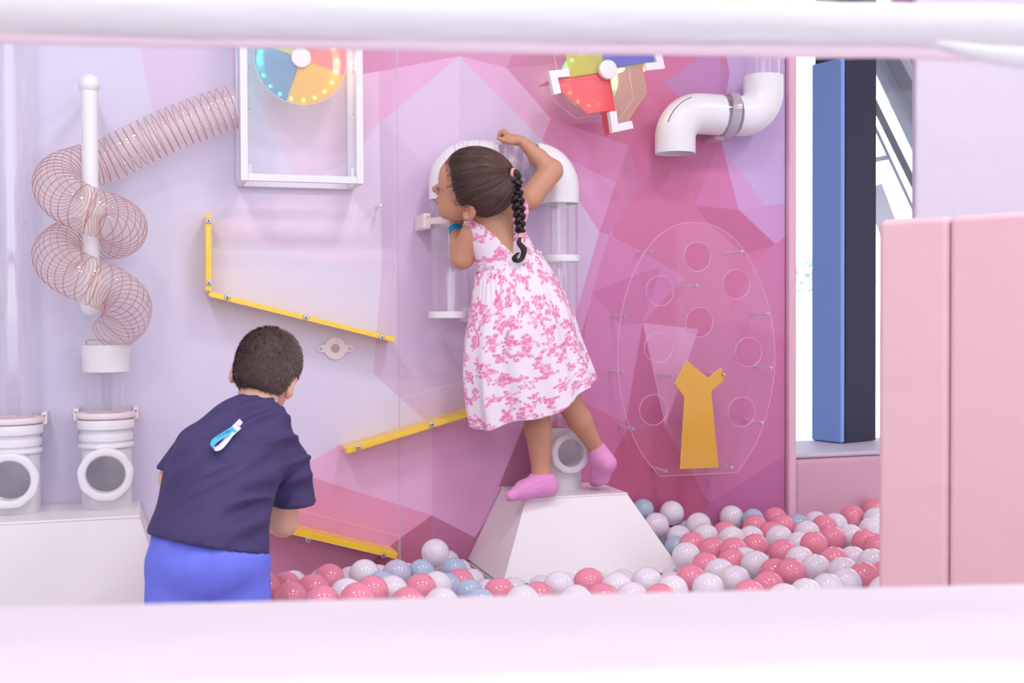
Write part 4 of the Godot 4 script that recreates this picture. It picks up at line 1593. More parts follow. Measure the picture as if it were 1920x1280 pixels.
# ---- bodies: tapered bones joined smoothly on a grid of distances, meshed as surface nets
class Field:
	var lo: Vector3
	var h: float
	var nx: int
	var ny: int
	var nz: int
	var d := PackedFloat32Array()

	func _init(a: Vector3, b: Vector3, cell: float) -> void:
		lo = a
		h = cell
		nx = int(ceil((b.x - a.x) / cell)) + 1
		ny = int(ceil((b.y - a.y) / cell)) + 1
		nz = int(ceil((b.z - a.z) / cell)) + 1
		d.resize(nx * ny * nz)
		d.fill(1.0)

	func span(a: Vector3, b: Vector3) -> Array:
		return [maxi(0, int((a.x - lo.x) / h)), mini(nx - 1, int((b.x - lo.x) / h) + 1), maxi(0, int((a.y - lo.y) / h)), mini(ny - 1, int((b.y - lo.y) / h) + 1), maxi(0, int((a.z - lo.z) / h)), mini(nz - 1, int((b.z - lo.z) / h) + 1)]

	# bone from a to b; flat > 1 thins it along the axis w
	func bone(a: Vector3, b: Vector3, ra: float, rb: float, k := 0.012, w := Vector3.ZERO, flat := 1.0) -> void:
		var m := Vector3.ONE * (maxf(ra, rb) + k + h * 3)
		var s := span(a.min(b) - m, a.max(b) + m)
		var ba := b - a
		if flat != 1.0:
			ba += w * ba.dot(w) * (flat - 1.0)
		var l2 := maxf(ba.length_squared(), 1e-9)
		for z in range(s[4], s[5] + 1):
			for y in range(s[2], s[3] + 1):
				var at: int = (z * ny + y) * nx + s[0]
				var p := lo + Vector3(s[0], y, z) * h - a
				for x in range(s[0], s[1] + 1):
					var q := p
					if flat != 1.0:
						q += w * q.dot(w) * (flat - 1.0)
					var t := clampf(q.dot(ba) / l2, 0.0, 1.0)
					var e := (q - ba * t).length() - lerpf(ra, rb, t)
					var o := d[at]
					var g := k - absf(o - e)
					d[at] = minf(o, e) - (g * g / (4.0 * k) if g > 0 else 0.0)
					at += 1
					p.x += h

	# ellipsoid with axes b; carve takes it away
	func egg(c: Vector3, b: Basis, r: Vector3, k := 0.012, carve := false) -> void:
		var m := Vector3.ONE * (maxf(r.x, maxf(r.y, r.z)) + k + h * 3)
		var s := span(c - m, c + m)
		var inv := b.transposed()
		for z in range(s[4], s[5] + 1):
			for y in range(s[2], s[3] + 1):
				var at: int = (z * ny + y) * nx + s[0]
				for x in range(s[0], s[1] + 1):
					var q := inv * (lo + Vector3(x, y, z) * h - c) / r
					var l := q.length()
					var e := (l - 1.0) * l / maxf((q / r).length(), 1e-6)
					var o := d[at]
					if carve:
						e = -e
						var g := k - absf(o - e)
						d[at] = maxf(o, e) + (g * g / (4.0 * k) if g > 0 else 0.0)
					else:
						var g := k - absf(o - e)
						d[at] = minf(o, e) - (g * g / (4.0 * k) if g > 0 else 0.0)
					at += 1

	# keep what lies behind all planes [point, normal]; inside = true removes what lies behind all of them instead
	func cut(planes: Array, inside := false) -> void:
		var at := 0
		for z in nz:
			for y in ny:
				for x in nx:
					if d[at] < 0.08:
						var p := lo + Vector3(x, y, z) * h
						var e := -1.0
						for q in planes:
							e = maxf(e, (p - q[0]).dot(q[1]))
						d[at] = maxf(d[at], -e if inside else e)
					at += 1

	func mesh() -> MB:
		var mb := MB.new()
		var ids := PackedInt32Array()
		ids.resize(d.size())
		ids.fill(-1)
		var off := [0, 1, nx, nx + 1, nx * ny, nx * ny + 1, nx * ny + nx, nx * ny + nx + 1]
		var edges := [[0, 1], [2, 3], [4, 5], [6, 7], [0, 2], [1, 3], [4, 6], [5, 7], [0, 4], [1, 5], [2, 6], [3, 7]]
		for z in nz - 1:
			for y in ny - 1:
				var at := (z * ny + y) * nx
				for x in nx - 1:
					var i := at + x
					if absf(d[i]) > h * 2.0:
						continue
					var mask := 0
					for c in 8:
						if d[i + off[c]] < 0:
							mask |= 1 << c
					if mask == 0 or mask == 255:
						continue
					var sum := Vector3.ZERO
					var n := 0
					for e in edges:
						var a: int = e[0]
						var b: int = e[1]
						if ((mask >> a) & 1) == ((mask >> b) & 1):
							continue
						var da := d[i + off[a]]
						var db := d[i + off[b]]
						var t := da / (da - db)
						var pa := Vector3(a & 1, (a >> 1) & 1, a >> 2)
						var pb := Vector3(b & 1, (b >> 1) & 1, b >> 2)
						sum += pa.lerp(pb, t)
						n += 1
					ids[i] = mb.add(lo + (Vector3(x, y, z) + sum / n) * h)
		var st := [1, nx, nx * ny]
		for z in range(1, nz - 1):
			for y in range(1, ny - 1):
				for x in range(1, nx - 1):
					var i := (z * ny + y) * nx + x
					if ids[i] < 0:
						continue
					for ax in 3:
						var s0 := d[i] < 0
						if s0 == (d[i + st[ax]] < 0):
							continue
						var u: int = st[(ax + 1) % 3]
						var w: int = st[(ax + 2) % 3]
						var q := [ids[i], ids[i - u], ids[i - u - w], ids[i - w]]
						if q.min() < 0:
							continue
						if s0:
							mb.quad(q[0], q[3], q[2], q[1])
						else:
							mb.quad(q[0], q[1], q[2], q[3])
		return mb


# moves each vertex along its normal by what f gives for its place
func ripple(mb: MB, f: Callable) -> void:
	var n := PackedVector3Array()
	n.resize(mb.v.size())
	for k in range(0, mb.idx.size(), 3):
		var a := mb.idx[k]
		var b := mb.idx[k + 1]
		var c := mb.idx[k + 2]
		var g := (mb.v[c] - mb.v[a]).cross(mb.v[b] - mb.v[a])
		n[a] += g
		n[b] += g
		n[c] += g
	for k in mb.v.size():
		mb.v[k] += n[k].normalized() * f.call(mb.v[k], n[k].normalized())


# axes seen from the camera: x right, y up, z towards the viewer
func from_view(a: Vector3) -> Vector3:
	return cb * a

# head: axes f (face), u (crown), l (the person's left)
func head_axes(f: Vector3, u: Vector3) -> Array:
	var ff := from_view(f).normalized()
	var uu := from_view(u)
	uu = (uu - ff * uu.dot(ff)).normalized()
	return [ff, uu, uu.cross(ff).normalized()]

func add_head(fl: Field, H: Vector3, ax: Array, s: float, ears := true) -> void:
	var b := Basis(ax[0], ax[1], ax[2])
	var g := func(x: float, y: float, z: float) -> Vector3: return H + b * (Vector3(x, y, z) * s)
	fl.egg(g.call(-0.010, 0.028, 0), b, Vector3(0.090, 0.080, 0.071) * s, 0.02)
	fl.egg(g.call(0.036, -0.028, 0), b, Vector3(0.050, 0.066, 0.054) * s, 0.03)
	fl.egg(g.call(0.044, 0.034, 0), b, Vector3(0.044, 0.042, 0.050) * s, 0.03)
	for e in [-1.0, 1.0]:
		fl.egg(g.call(0.050, -0.040, 0.030 * e), b, Vector3(0.028, 0.030, 0.026) * s, 0.02)
	fl.egg(g.call(0.064, -0.084, 0), b, Vector3(0.018, 0.015, 0.02) * s, 0.022)
	fl.bone(g.call(0.078, 0.004, 0), g.call(0.099, -0.021, 0), 0.006 * s, 0.009 * s, 0.010)
	for e in [-1.0, 1.0]:
		fl.egg(g.call(0.087, -0.026, 0.009 * e), b, Vector3(0.008, 0.006, 0.006) * s, 0.006)
		fl.egg(g.call(0.084, 0.004, 0.030 * e), b, Vector3(0.012, 0.010, 0.016) * s, 0.012, true)
		fl.egg(g.call(0.070, 0.002, 0.030 * e), b, Vector3(0.013, 0.012, 0.014) * s, 0.004)
		fl.bone(g.call(0.081, 0.017, 0.016 * e), g.call(0.072, 0.018, 0.044 * e), 0.005 * s, 0.004 * s, 0.010)
	fl.egg(g.call(0.086, -0.047, 0), b, Vector3(0.006, 0.006, 0.017) * s, 0.008)
	fl.egg(g.call(0.084, -0.057, 0), b, Vector3(0.006, 0.006, 0.014) * s, 0.008)
	if ears:
		for e in [-1.0, 1.0]:
			var tilt := Basis(ax[1], 0.45 * e) * b
			fl.egg(g.call(-0.010, -0.016, 0.073 * e), tilt, Vector3(0.018, 0.028, 0.010) * s, 0.005)
			fl.egg(g.call(-0.004, -0.014, 0.086 * e), b, Vector3(0.0115, 0.019, 0.017) * s, 0.0015, true)
			fl.egg(g.call(-0.004, -0.040, 0.070 * e), tilt, Vector3(0.009, 0.009, 0.007) * s, 0.005)


func finger(fl: Field, pts: Array, r0: float, r1: float) -> void:
	for k in pts.size() - 1:
		var n := float(pts.size() - 1)
		fl.bone(pts[k], pts[k + 1], lerpf(r0, r1, k / n), lerpf(r0, r1, (k + 1) / n), 0.004)


func foot_box(a: Vector3, m: float) -> Array:
	return [a - Vector3.ONE * m, a + Vector3.ONE * m]


# toile print: pink flowers and sprigs on white, one tile
func toile() -> ImageTexture:
	var n := 1024
	var im := Image.create(n, n, false, Image.FORMAT_RGB8)
	im.fill(rgb(246, 234, 245))
	var rng := RandomNumberGenerator.new()
	rng.seed = 77
	var cols := [rgb(242, 146, 192), rgb(230, 104, 164), rgb(250, 188, 216), rgb(214, 96, 150)]
	var dot := func(cx: float, cy: float, rx: float, ry: float, ang: float, c: Color, al: float) -> void:
		var m := int(maxf(rx, ry)) + 1
		var ca := cos(ang)
		var sa := sin(ang)
		for y in range(-m, m + 1):
			for x in range(-m, m + 1):
				var e := Vector2((x * ca + y * sa) / rx, (-x * sa + y * ca) / ry).length_squared()
				if e < 1.0:
					var px := posmod(int(cx) + x, n)
					var py := posmod(int(cy) + y, n)
					im.set_pixel(px, py, im.get_pixel(px, py).lerp(c, al * minf(1.0, (1.0 - e) * 3.0)))
	var spots := []
	for j in 8:
		for i in 6:
			spots.append(Vector2((i + 0.5 * (j % 2) + rng.randf_range(-0.3, 0.3)) * 171, (j + rng.randf_range(-0.3, 0.3)) * 128))
	for s in spots:
		var big := rng.randf_range(0.7, 1.2)
		# sprigs that fan out, with pairs of leaves and buds
		for b in rng.randi_range(7, 11):
			var a := rng.randf() * TAU
			var p: Vector2 = s
			var turn := rng.randf_range(-0.22, 0.22)
			var l := rng.randi_range(8, 15)
			for k in l:
				p += Vector2.from_angle(a) * rng.randf_range(5.0, 7.5) * big
				a += turn
				dot.call(p.x, p.y, 4.5, 1.5, a, cols[3], 0.6)
				if k > 2 and k % 2 == 0:
					for e in [-1.0, 1.0]:
						var q := p + Vector2.from_angle(a + e * 0.9) * 9.0
						dot.call(q.x, q.y, 8.0 * big, 2.8, a + e * 0.8, cols[rng.randi_range(0, 1)], 0.8)
			for k in 3:
				var q := p + Vector2(rng.randf_range(-7, 7), rng.randf_range(-7, 7))
				dot.call(q.x, q.y, 5.0, 4.0, rng.randf() * TAU, cols[1], 0.75)
		# blossoms
		for b in rng.randi_range(4, 8):
			var c: Vector2 = s + Vector2.from_angle(rng.randf() * TAU) * rng.randf_range(0, 52) * big
			var r := rng.randf_range(11, 22) * big
			for k in 7:
				var a := TAU * k / 7 + rng.randf() * 0.4
				dot.call(c.x + cos(a) * r * 0.7, c.y + sin(a) * r * 0.7, r * 0.52, r * 0.40, a, cols[2] if k % 2 else cols[0], 0.9)
			for k in 9:
				var a := rng.randf() * TAU
				dot.call(c.x + cos(a) * r * 0.45, c.y + sin(a) * r * 0.45, r * 0.36, r * 0.10, a + PI / 2, cols[1], 0.85)
			dot.call(c.x, c.y, r * 0.26, r * 0.22, 0.0, cols[3], 0.8)
	return ImageTexture.create_from_image(im)


const TOILE := 0.33

func make_girl() -> void:
	var skin := mat("girl skin", rgb(206, 150, 122), 0.5)
	var o := thing("person", "girl in a pink floral dress and pink socks standing on the white hood", "person", at_z(1030, 915, 0.22))
	var body := MB.new()
	# --- joints
	var pelvis := at_z(985, 600, 0.24)
	var waist := at_z(955, 500, 0.25)
	var chest := at_z(930, 440, 0.26)
	var nape := at_z(921, 404, 0.275)
	var sh_l := at_z(884, 440, 0.27)
	var sh_r := at_z(980, 385, 0.25)
	var up := (nape - waist).normalized()
	var side := (sh_r - sh_l).normalized()
	var back := side.cross(up).normalized()
	if back.z < 0:
		back = -back
	# --- trunk, arms and legs
	var fl := Field.new(at_z(820, 960, 0.3) - Vector3(0.05, 0.02, 0.32), at_z(1180, 235, 0.25) + Vector3(0.0, 0.03, 0.2), 0.007)
	trunk(fl, pelvis, waist, chest, sh_l, sh_r, back, 0.0)
	fl.bone(chest.lerp(nape, 0.6), nape + up * 0.03, 0.04, 0.036, 0.03)
	# left arm: elbow hangs, forearm goes up to the chin
	var el := at_z(867, 483, 0.235)
	var wr := at_z(856, 430, 0.19)
	fl.bone(sh_l, el, 0.034, 0.033, 0.012)
	fl.bone(el, el.lerp(wr, 0.4), 0.032, 0.030, 0.01)
	fl.bone(el.lerp(wr, 0.4), wr, 0.030, 0.020, 0.01)
	# right arm: up and out, then back over to the pipe
	var er := at_z(1034, 320, 0.215)
	var wrr := at_z(978, 264, 0.19)
	fl.bone(at_z(993, 372, 0.243), er, 0.035, 0.034, 0.016)
	fl.bone(er, er.lerp(wrr, 0.45), 0.032, 0.025, 0.012)
	fl.bone(er.lerp(wrr, 0.45), wrr, 0.025, 0.0155, 0.012)
	# legs
	var kl := at_z(1003, 745, 0.235)
	var al := at_z(1015, 888, 0.255)
	fl.bone(at_z(968, 620, 0.24), kl, 0.062, 0.042, 0.02)
	fl.bone(kl, at_z(1009, 805, 0.25), 0.041, 0.0385, 0.015)
	fl.bone(at_z(1009, 805, 0.25), al, 0.0385, 0.027, 0.015)
	fl.bone(al, at_z(1020, 908, 0.26), 0.027, 0.024, 0.01)
	var kr := at_z(1058, 738, 0.25)
	var ar := at_z(1117, 838, 0.215)
	fl.bone(at_z(1012, 615, 0.235), kr, 0.062, 0.043, 0.02)
	fl.bone(kr, at_z(1086, 786, 0.24), 0.040, 0.0355, 0.015)
	fl.bone(at_z(1086, 786, 0.24), ar, 0.0355, 0.0235, 0.015)
	fl.bone(ar, at_z(1128, 858, 0.21), 0.0235, 0.022, 0.01)
	body.join(fl.mesh())
	# --- hands
	var hl := at_z(860, 408, 0.185)
	var hf := Field.new(hl - Vector3.ONE * 0.075, hl + Vector3.ONE * 0.075, 0.003)
	hf.bone(wr, at_z(857, 418, 0.188), 0.0185, 0.019, 0.01)
	hf.bone(at_z(857, 416, 0.188), at_z(862, 400, 0.186), 0.02, 0.021, 0.01, Vector3(0, 0, 1), 1.5)
	for k in 4:
		var x := 852.0 + k * 7.0
		finger(hf, [at_z(x, 398, 0.184), at_z(x - 1, 386, 0.178), at_z(x + 1, 377, 0.173), at_z(x + 3, 370, 0.172)], 0.0075, 0.006)
	finger(hf, [at_z(852, 411, 0.187), at_z(844, 403, 0.182), at_z(841, 393, 0.176)], 0.0085, 0.0065)
	body.join(hf.mesh())
	var hr := at_z(955, 260, 0.18)
	hf = Field.new(hr - Vector3.ONE * 0.07, hr + Vector3.ONE * 0.06, 0.0028)
	hf.bone(wrr, at_z(966, 262, 0.187), 0.0152, 0.0158, 0.008)
	hf.bone(at_z(967, 262, 0.187), at_z(952, 259, 0.178), 0.0165, 0.0155, 0.008, Vector3(0, 1, 0), 1.25)
	finger(hf, [at_z(953, 254, 0.178), at_z(946, 247, 0.17), at_z(939, 248, 0.163), at_z(935.5, 254, 0.16)], 0.0082, 0.006)
	finger(hf, [at_z(953, 253, 0.168), at_z(945, 248, 0.156), at_z(939, 250, 0.149), at_z(937, 257, 0.147)], 0.0082, 0.006)
	finger(hf, [at_z(954, 256, 0.160), at_z(947, 251, 0.146), at_z(941, 254, 0.14), at_z(940, 261, 0.14)], 0.0078, 0.006)
	finger(hf, [at_z(956, 260, 0.156), at_z(950, 257, 0.142), at_z(945, 260, 0.136), at_z(944, 266, 0.136)], 0.007, 0.0055)
	finger(hf, [at_z(962, 266, 0.194), at_z(953, 265, 0.197), at_z(943, 262, 0.19), at_z(935, 259.5, 0.182)], 0.0095, 0.0065)
	body.join(hf.mesh())
	# --- head
	var H := at_z(887, 357, 0.30)
	var ax := head_axes(Vector3(-0.955, 0.22, -0.08), Vector3(0.16, 0.75, 0.64))
	var s := 1.1
	hf = Field.new(H - Vector3.ONE * 0.13, H + Vector3.ONE * 0.13, 0.0031)
	add_head(hf, H, ax, s)
	hf.bone(H + (ax[0] * -0.03 + ax[1] * -0.04) * s, nape, 0.040, 0.038, 0.02)
	body.join(hf.mesh())
	part(o, "body", body, skin)
	girl_face(o, H, ax, s)
	girl_hair(o, H, ax, s)
	girl_dress(o, pelvis, waist, chest, sh_l, sh_r, back, up)
	girl_socks(o, al, ar)
	# wristband
	var wd := (wr - el).normalized()
	var wb := MB.new()
	var wc := at_z(855.5, 431, 0.191)
	ring(wb, wc, wd, 0.0215, 0.0225, 0.018, 32)
	part(o, "wristband", wb, mat("blue band", rgb(0, 150, 214), 0.4), "bright blue paper wristband")


func trunk(fl: Field, pelvis: Vector3, waist: Vector3, chest: Vector3, sh_l: Vector3, sh_r: Vector3, back: Vector3, grow: float) -> void:
	fl.bone(pelvis, waist, 0.085 + grow, 0.079 + grow, 0.03, back, 1.3)
	fl.bone(waist, chest, 0.079 + grow, 0.075 + grow, 0.03, back, 1.25)
	fl.bone(sh_l.lerp(sh_r, 0.17) - back * 0.005, sh_l.lerp(sh_r, 0.83) - back * 0.005, 0.037 + grow, 0.037 + grow, 0.04)
	fl.bone(chest, sh_l.lerp(sh_r, 0.5), 0.066 + grow, 0.05 + grow, 0.03, back, 1.25)


func girl_face(o: Node, H: Vector3, ax: Array, s: float) -> void:
	var g := func(x: float, y: float, z: float) -> Vector3: return H + (ax[0] * x + ax[1] * y + ax[2] * z) * s
	for e in [-1.0, 1.0]:
		var mb := MB.new()
		mb.ball(g.call(0.0725, 0.001, 0.030 * e), 0.0108 * s, Basis(ax[0], ax[1], ax[2]), 20, 14)
		var eye := part(o, "eye", mb, mat("eye white", rgb(232, 226, 224), 0.2))
		mb = MB.new()
		mb.ball(g.call(0.0785, 0.000, 0.031 * e), 0.0056 * s, Basis(ax[0], ax[1], ax[2]), 16, 10)
		part(eye, "iris", mb, mat("iris", rgb(52, 34, 30), 0.15))
		mb = MB.new()
		var lash := []
		for k in 9:
			var t := -1.0 + k / 4.0
			lash.append(g.call(0.0845 - 0.006 * t * t, 0.004 - 0.003 * t * t, (0.030 + 0.012 * t) * e))
		mb.tube(lash, 0.0008, 6)
		for k in 9:
			mb.tube([lash[k], lash[k] + (ax[0] * 0.006 - ax[1] * 0.002 + ax[2] * e * (0.002 + 0.0006 * k)) * s], [0.0004, 0.00015], 4)
		part(o, "eyelash", mb, mat("lash", rgb(38, 26, 28), 0.6))
		mb = MB.new()
		var brow := []
		for k in 7:
			var t := k / 6.0
			brow.append(g.call(0.0855 - 0.012 * t, 0.021 + 0.005 * sin(t * PI), (0.014 + 0.032 * t) * e))
		mb.tube(brow, [0.0012, 0.002, 0.0022, 0.002, 0.0018, 0.0012, 0.0005], 6)
		part(o, "eyebrow", mb, M["lash"])
	var lips := MB.new()
	for y in [-0.0475, -0.0565]:
		var pts := []
		for k in 9:
			var t := -1.0 + k / 4.0
			pts.append(g.call(0.0905 - 0.006 * t * t, y + 0.001 * t * t, 0.016 * t))
		lips.tube(pts, [0.001, 0.0022, 0.003, 0.0034, 0.0034, 0.0034, 0.003, 0.0022, 0.001], 8)
	part(o, "lips", lips, mat("lips", rgb(196, 110, 104), 0.4))
	var ring_mb := MB.new()
	ring_mb.ball(g.call(-0.002, -0.047, 0.080), 0.0042, Basis.IDENTITY, 14, 10)
	part(o, "earring", ring_mb, M["steel"], "small silver earring")


# where the hair's surface lies from the head's middle in the direction d (face, crown, left)
func hair_at(d: Vector3) -> Vector3:
	var r := Vector3(0.1015, 0.0915, 0.0815)
	var c := Vector3(-0.010, 0.028, 0)
	return c + d * (1.0 / (d / r).length())

func is_hair(p: Vector3, loose: float) -> bool:
	var x := p.x
	var low := -0.068
	if x > -0.03:
		low = lerpf(-0.060, -0.002, smoothstep(-0.03, -0.008, x))
	if x > 0.004:
		low = lerpf(-0.002, -0.020, smoothstep(0.004, 0.016, x))
	if x > 0.022:
		low = lerpf(-0.020, 0.024, smoothstep(0.022, 0.042, x))
	if x > 0.042:
		low = lerpf(0.024, 0.070, smoothstep(0.042, 0.072, x))
	if x > 0.078:
		low = 0.2
	return p.y > low + loose

func girl_hair(o: Node, H: Vector3, ax: Array, s: float) -> void:
	var dark := mat("girl hair", rgb(46, 31, 32), 0.4)
	var b := Basis(ax[0], ax[1], ax[2])
	var noise := FastNoiseLite.new()
	noise.seed = 3
	noise.frequency = 1.0
	# everything is combed to the tie, so the hair runs along the meridians round it
	var pole := Vector3(-0.84, 0.53, 0.06).normalized()
	var e1 := pole.cross(Vector3(0, 0, 1)).normalized()
	var e2 := pole.cross(e1).normalized()
	var rows := []
	var nphi := 420
	var ends := []
	for i in nphi:
		var a := TAU * i / nphi
		var t := 0.3
		var loose := 0.005 * noise.get_noise_1d(i * 0.21) + 0.002 * noise.get_noise_1d(i * 1.7 + 50)
		while t < 2.9:
			var dir := pole * cos(t) + (e1 * cos(a) + e2 * sin(a)) * sin(t)
			if not is_hair(hair_at(dir), loose):
				break
			t += 0.02
		ends.append(t)
	for k in 57:
		var row := PackedVector3Array()
		for i in nphi:
			var a := TAU * i / nphi
			var f := k / 56.0
			var t: float = ends[i] * f
			var dir := pole * cos(t) + (e1 * cos(a) + e2 * sin(a)) * sin(t)
			var p := hair_at(dir)
			var wob := a + 0.05 * noise.get_noise_2d(t * 4.0, a * 3.0)
			var groove := 0.0026 * noise.get_noise_2d(wob * 26.0, t * 1.2) + 0.0016 * noise.get_noise_2d(wob * 70.0, t * 2.0)
			groove *= smoothstep(0.0, 0.25, f)
			var lift := groove - 0.0085 * smoothstep(0.86, 1.0, f) + 0.0035 * (1.0 - smoothstep(0.0, 0.2, t))
			row.append(H + b * ((p + dir * lift) * s))
		rows.append(row)
	var mb := MB.new()
	mb.grid(rows)
	var cap := part(o, "hair", mb, dark, "dark brown hair combed back to a tie")
	# single strands over the cap, and loose ones at the crown and the nape
	var rng := RandomNumberGenerator.new()
	rng.seed = 9
	mb = MB.new()
	for q in 900:
		var i := rng.randi_range(0, nphi - 1)
		var a := TAU * i / nphi
		var pts := []
		var t0 := rng.randf_range(0.12, 0.5)
		var fine := q > 640      # thin short hairs along the hairline
		var t1: float = ends[i] * (rng.randf_range(0.98, 1.09) if fine else rng.randf_range(0.75, 1.0))
		if fine:
			t0 = ends[i] * 0.78
		var amp := rng.randf_range(-0.05, 0.05)
		for k in 9:
			var t := lerpf(t0, t1, k / 8.0)
			var aa := a + amp * sin(k * 0.6)
			var dir := pole * cos(t) + (e1 * cos(aa) + e2 * sin(aa)) * sin(t)
			pts.append(H + b * ((hair_at(dir) + dir * (0.0012 - 0.0045 * smoothstep(0.8, 1.05, t / ends[i]))) * s))
		mb.tube(pts, 0.00028 if fine else [0.0005, 0.0005, 0.0005, 0.0005, 0.0005, 0.0005, 0.0005, 0.0003, 0.0001], 4, false)
	var comb := part(cap, "strands", mb, mat("girl strands", rgb(98, 70, 64), 0.32))
	mb = MB.new()
	for q in 46:
		var dir := Vector3(rng.randf_range(0.1, 0.75), rng.randf_range(0.5, 1.0), rng.randf_range(-0.5, 0.3)).normalized()
		if q > 28:
			dir = Vector3(rng.randf_range(-0.9, -0.2), rng.randf_range(-0.75, -0.55), rng.randf_range(-0.2, 0.8)).normalized()
		var p := hair_at(dir)
		var g := (Vector3(rng.randf_range(-1, 1), rng.randf_range(-1, 1), rng.randf_range(-1, 1)) + dir * 0.9).normalized()
		var curl := g.cross(dir).normalized()
		var pts := []
		for k in 7:
			var t := k / 6.0
			pts.append(H + b * ((p + g * 0.016 * t + dir * 0.008 * sin(t * 2.5) + curl * 0.006 * (1.0 - cos(t * 3.0))) * s))
		mb.tube(pts, [0.00028, 0.00028, 0.00025, 0.00025, 0.0002, 0.0002, 0.0001], 3, false)
	comb.set_meta("kind", "stuff")
	part(cap, "loose_strands", mb, dark).set_meta("kind", "stuff")
	# tie, braid, lower tie, curl
	var P := H + b * (hair_at(pole) * s)
	var tie := MB.new()
	var td := b * pole
	td = from_view(Vector3(0.9, -0.15, 0.42)).normalized()
	ring(tie, P + td * 0.006, td, 0.008, 0.0135, 0.0085, 28)
	part(o, "hair_tie", tie, mat("peach band", rgb(244, 180, 164), 0.6), "peach hair tie")
	var line := even(smooth_path([P + td * -0.002, P + td * 0.014, at_z(963, 347, 0.38), at_z(970, 375, 0.37), at_z(974, 405, 0.36), at_z(975.5, 436, 0.35)], 14), 0.0015)
	var n := line.size()
	for strand in 3:
		mb = MB.new()
		var rowsb := []
		for k in n:
			var t := float(k) / n
			var d: Vector3 = (line[mini(k + 1, n - 1)] - line[maxi(k - 1, 0)]).normalized()
			var x := d.cross(Vector3(0, 0, 1)).normalized()
			var z := x.cross(d).normalized()
			var ph := t * TAU * 3.1 + strand * TAU / 3
			var w := lerpf(0.0150, 0.0075, t) * smoothstep(0.03, 0.24, t)
			var c: Vector3 = line[k] + x * sin(ph) * w + z * sin(2.0 * ph) * w * 0.62
			var r := lerpf(0.0138, 0.0075, t) * lerpf(0.5, 1.0, smoothstep(0.03, 0.22, t))
			var row := PackedVector3Array()
			for i in 18:
				var a := TAU * i / 18
				var g := 1.0 + 0.06 * sin(a * 9.0 + ph)
				row.append(c + (x * cos(a) + z * sin(a)) * r * g)
			rowsb.append(row)
		mb.grid(rowsb)
		part(o, "braid_strand", mb, dark)
	tie = MB.new()
	ring(tie, at_z(976, 441, 0.35), Vector3(0, 1, 0), 0.0055, 0.0092, 0.013, 24)
	part(o, "hair_tie", tie, M["peach band"], "peach hair tie")
	mb = MB.new()
	for q in 14:
		var j := Vector3(rng.randf_range(-1, 1), rng.randf_range(-1, 1), rng.randf_range(-1, 1)) * 0.005
		var tail := smooth_path([at_z(976, 444, 0.35), at_z(973, 455, 0.352) + j * 0.6, at_z(982, 468, 0.35) + j, at_z(978, 484, 0.347) + j, at_z(968, 489, 0.347) + j, at_z(964, 481, 0.35) + j, at_z(971, 476, 0.352) + j], 6)
		var rr := []
		for k in tail.size():
			rr.append(lerpf(0.0042, 0.0008, float(k) / tail.size()))
		mb.tube(tail, rr, 6, false)
	part(o, "braid_tail", mb, dark)


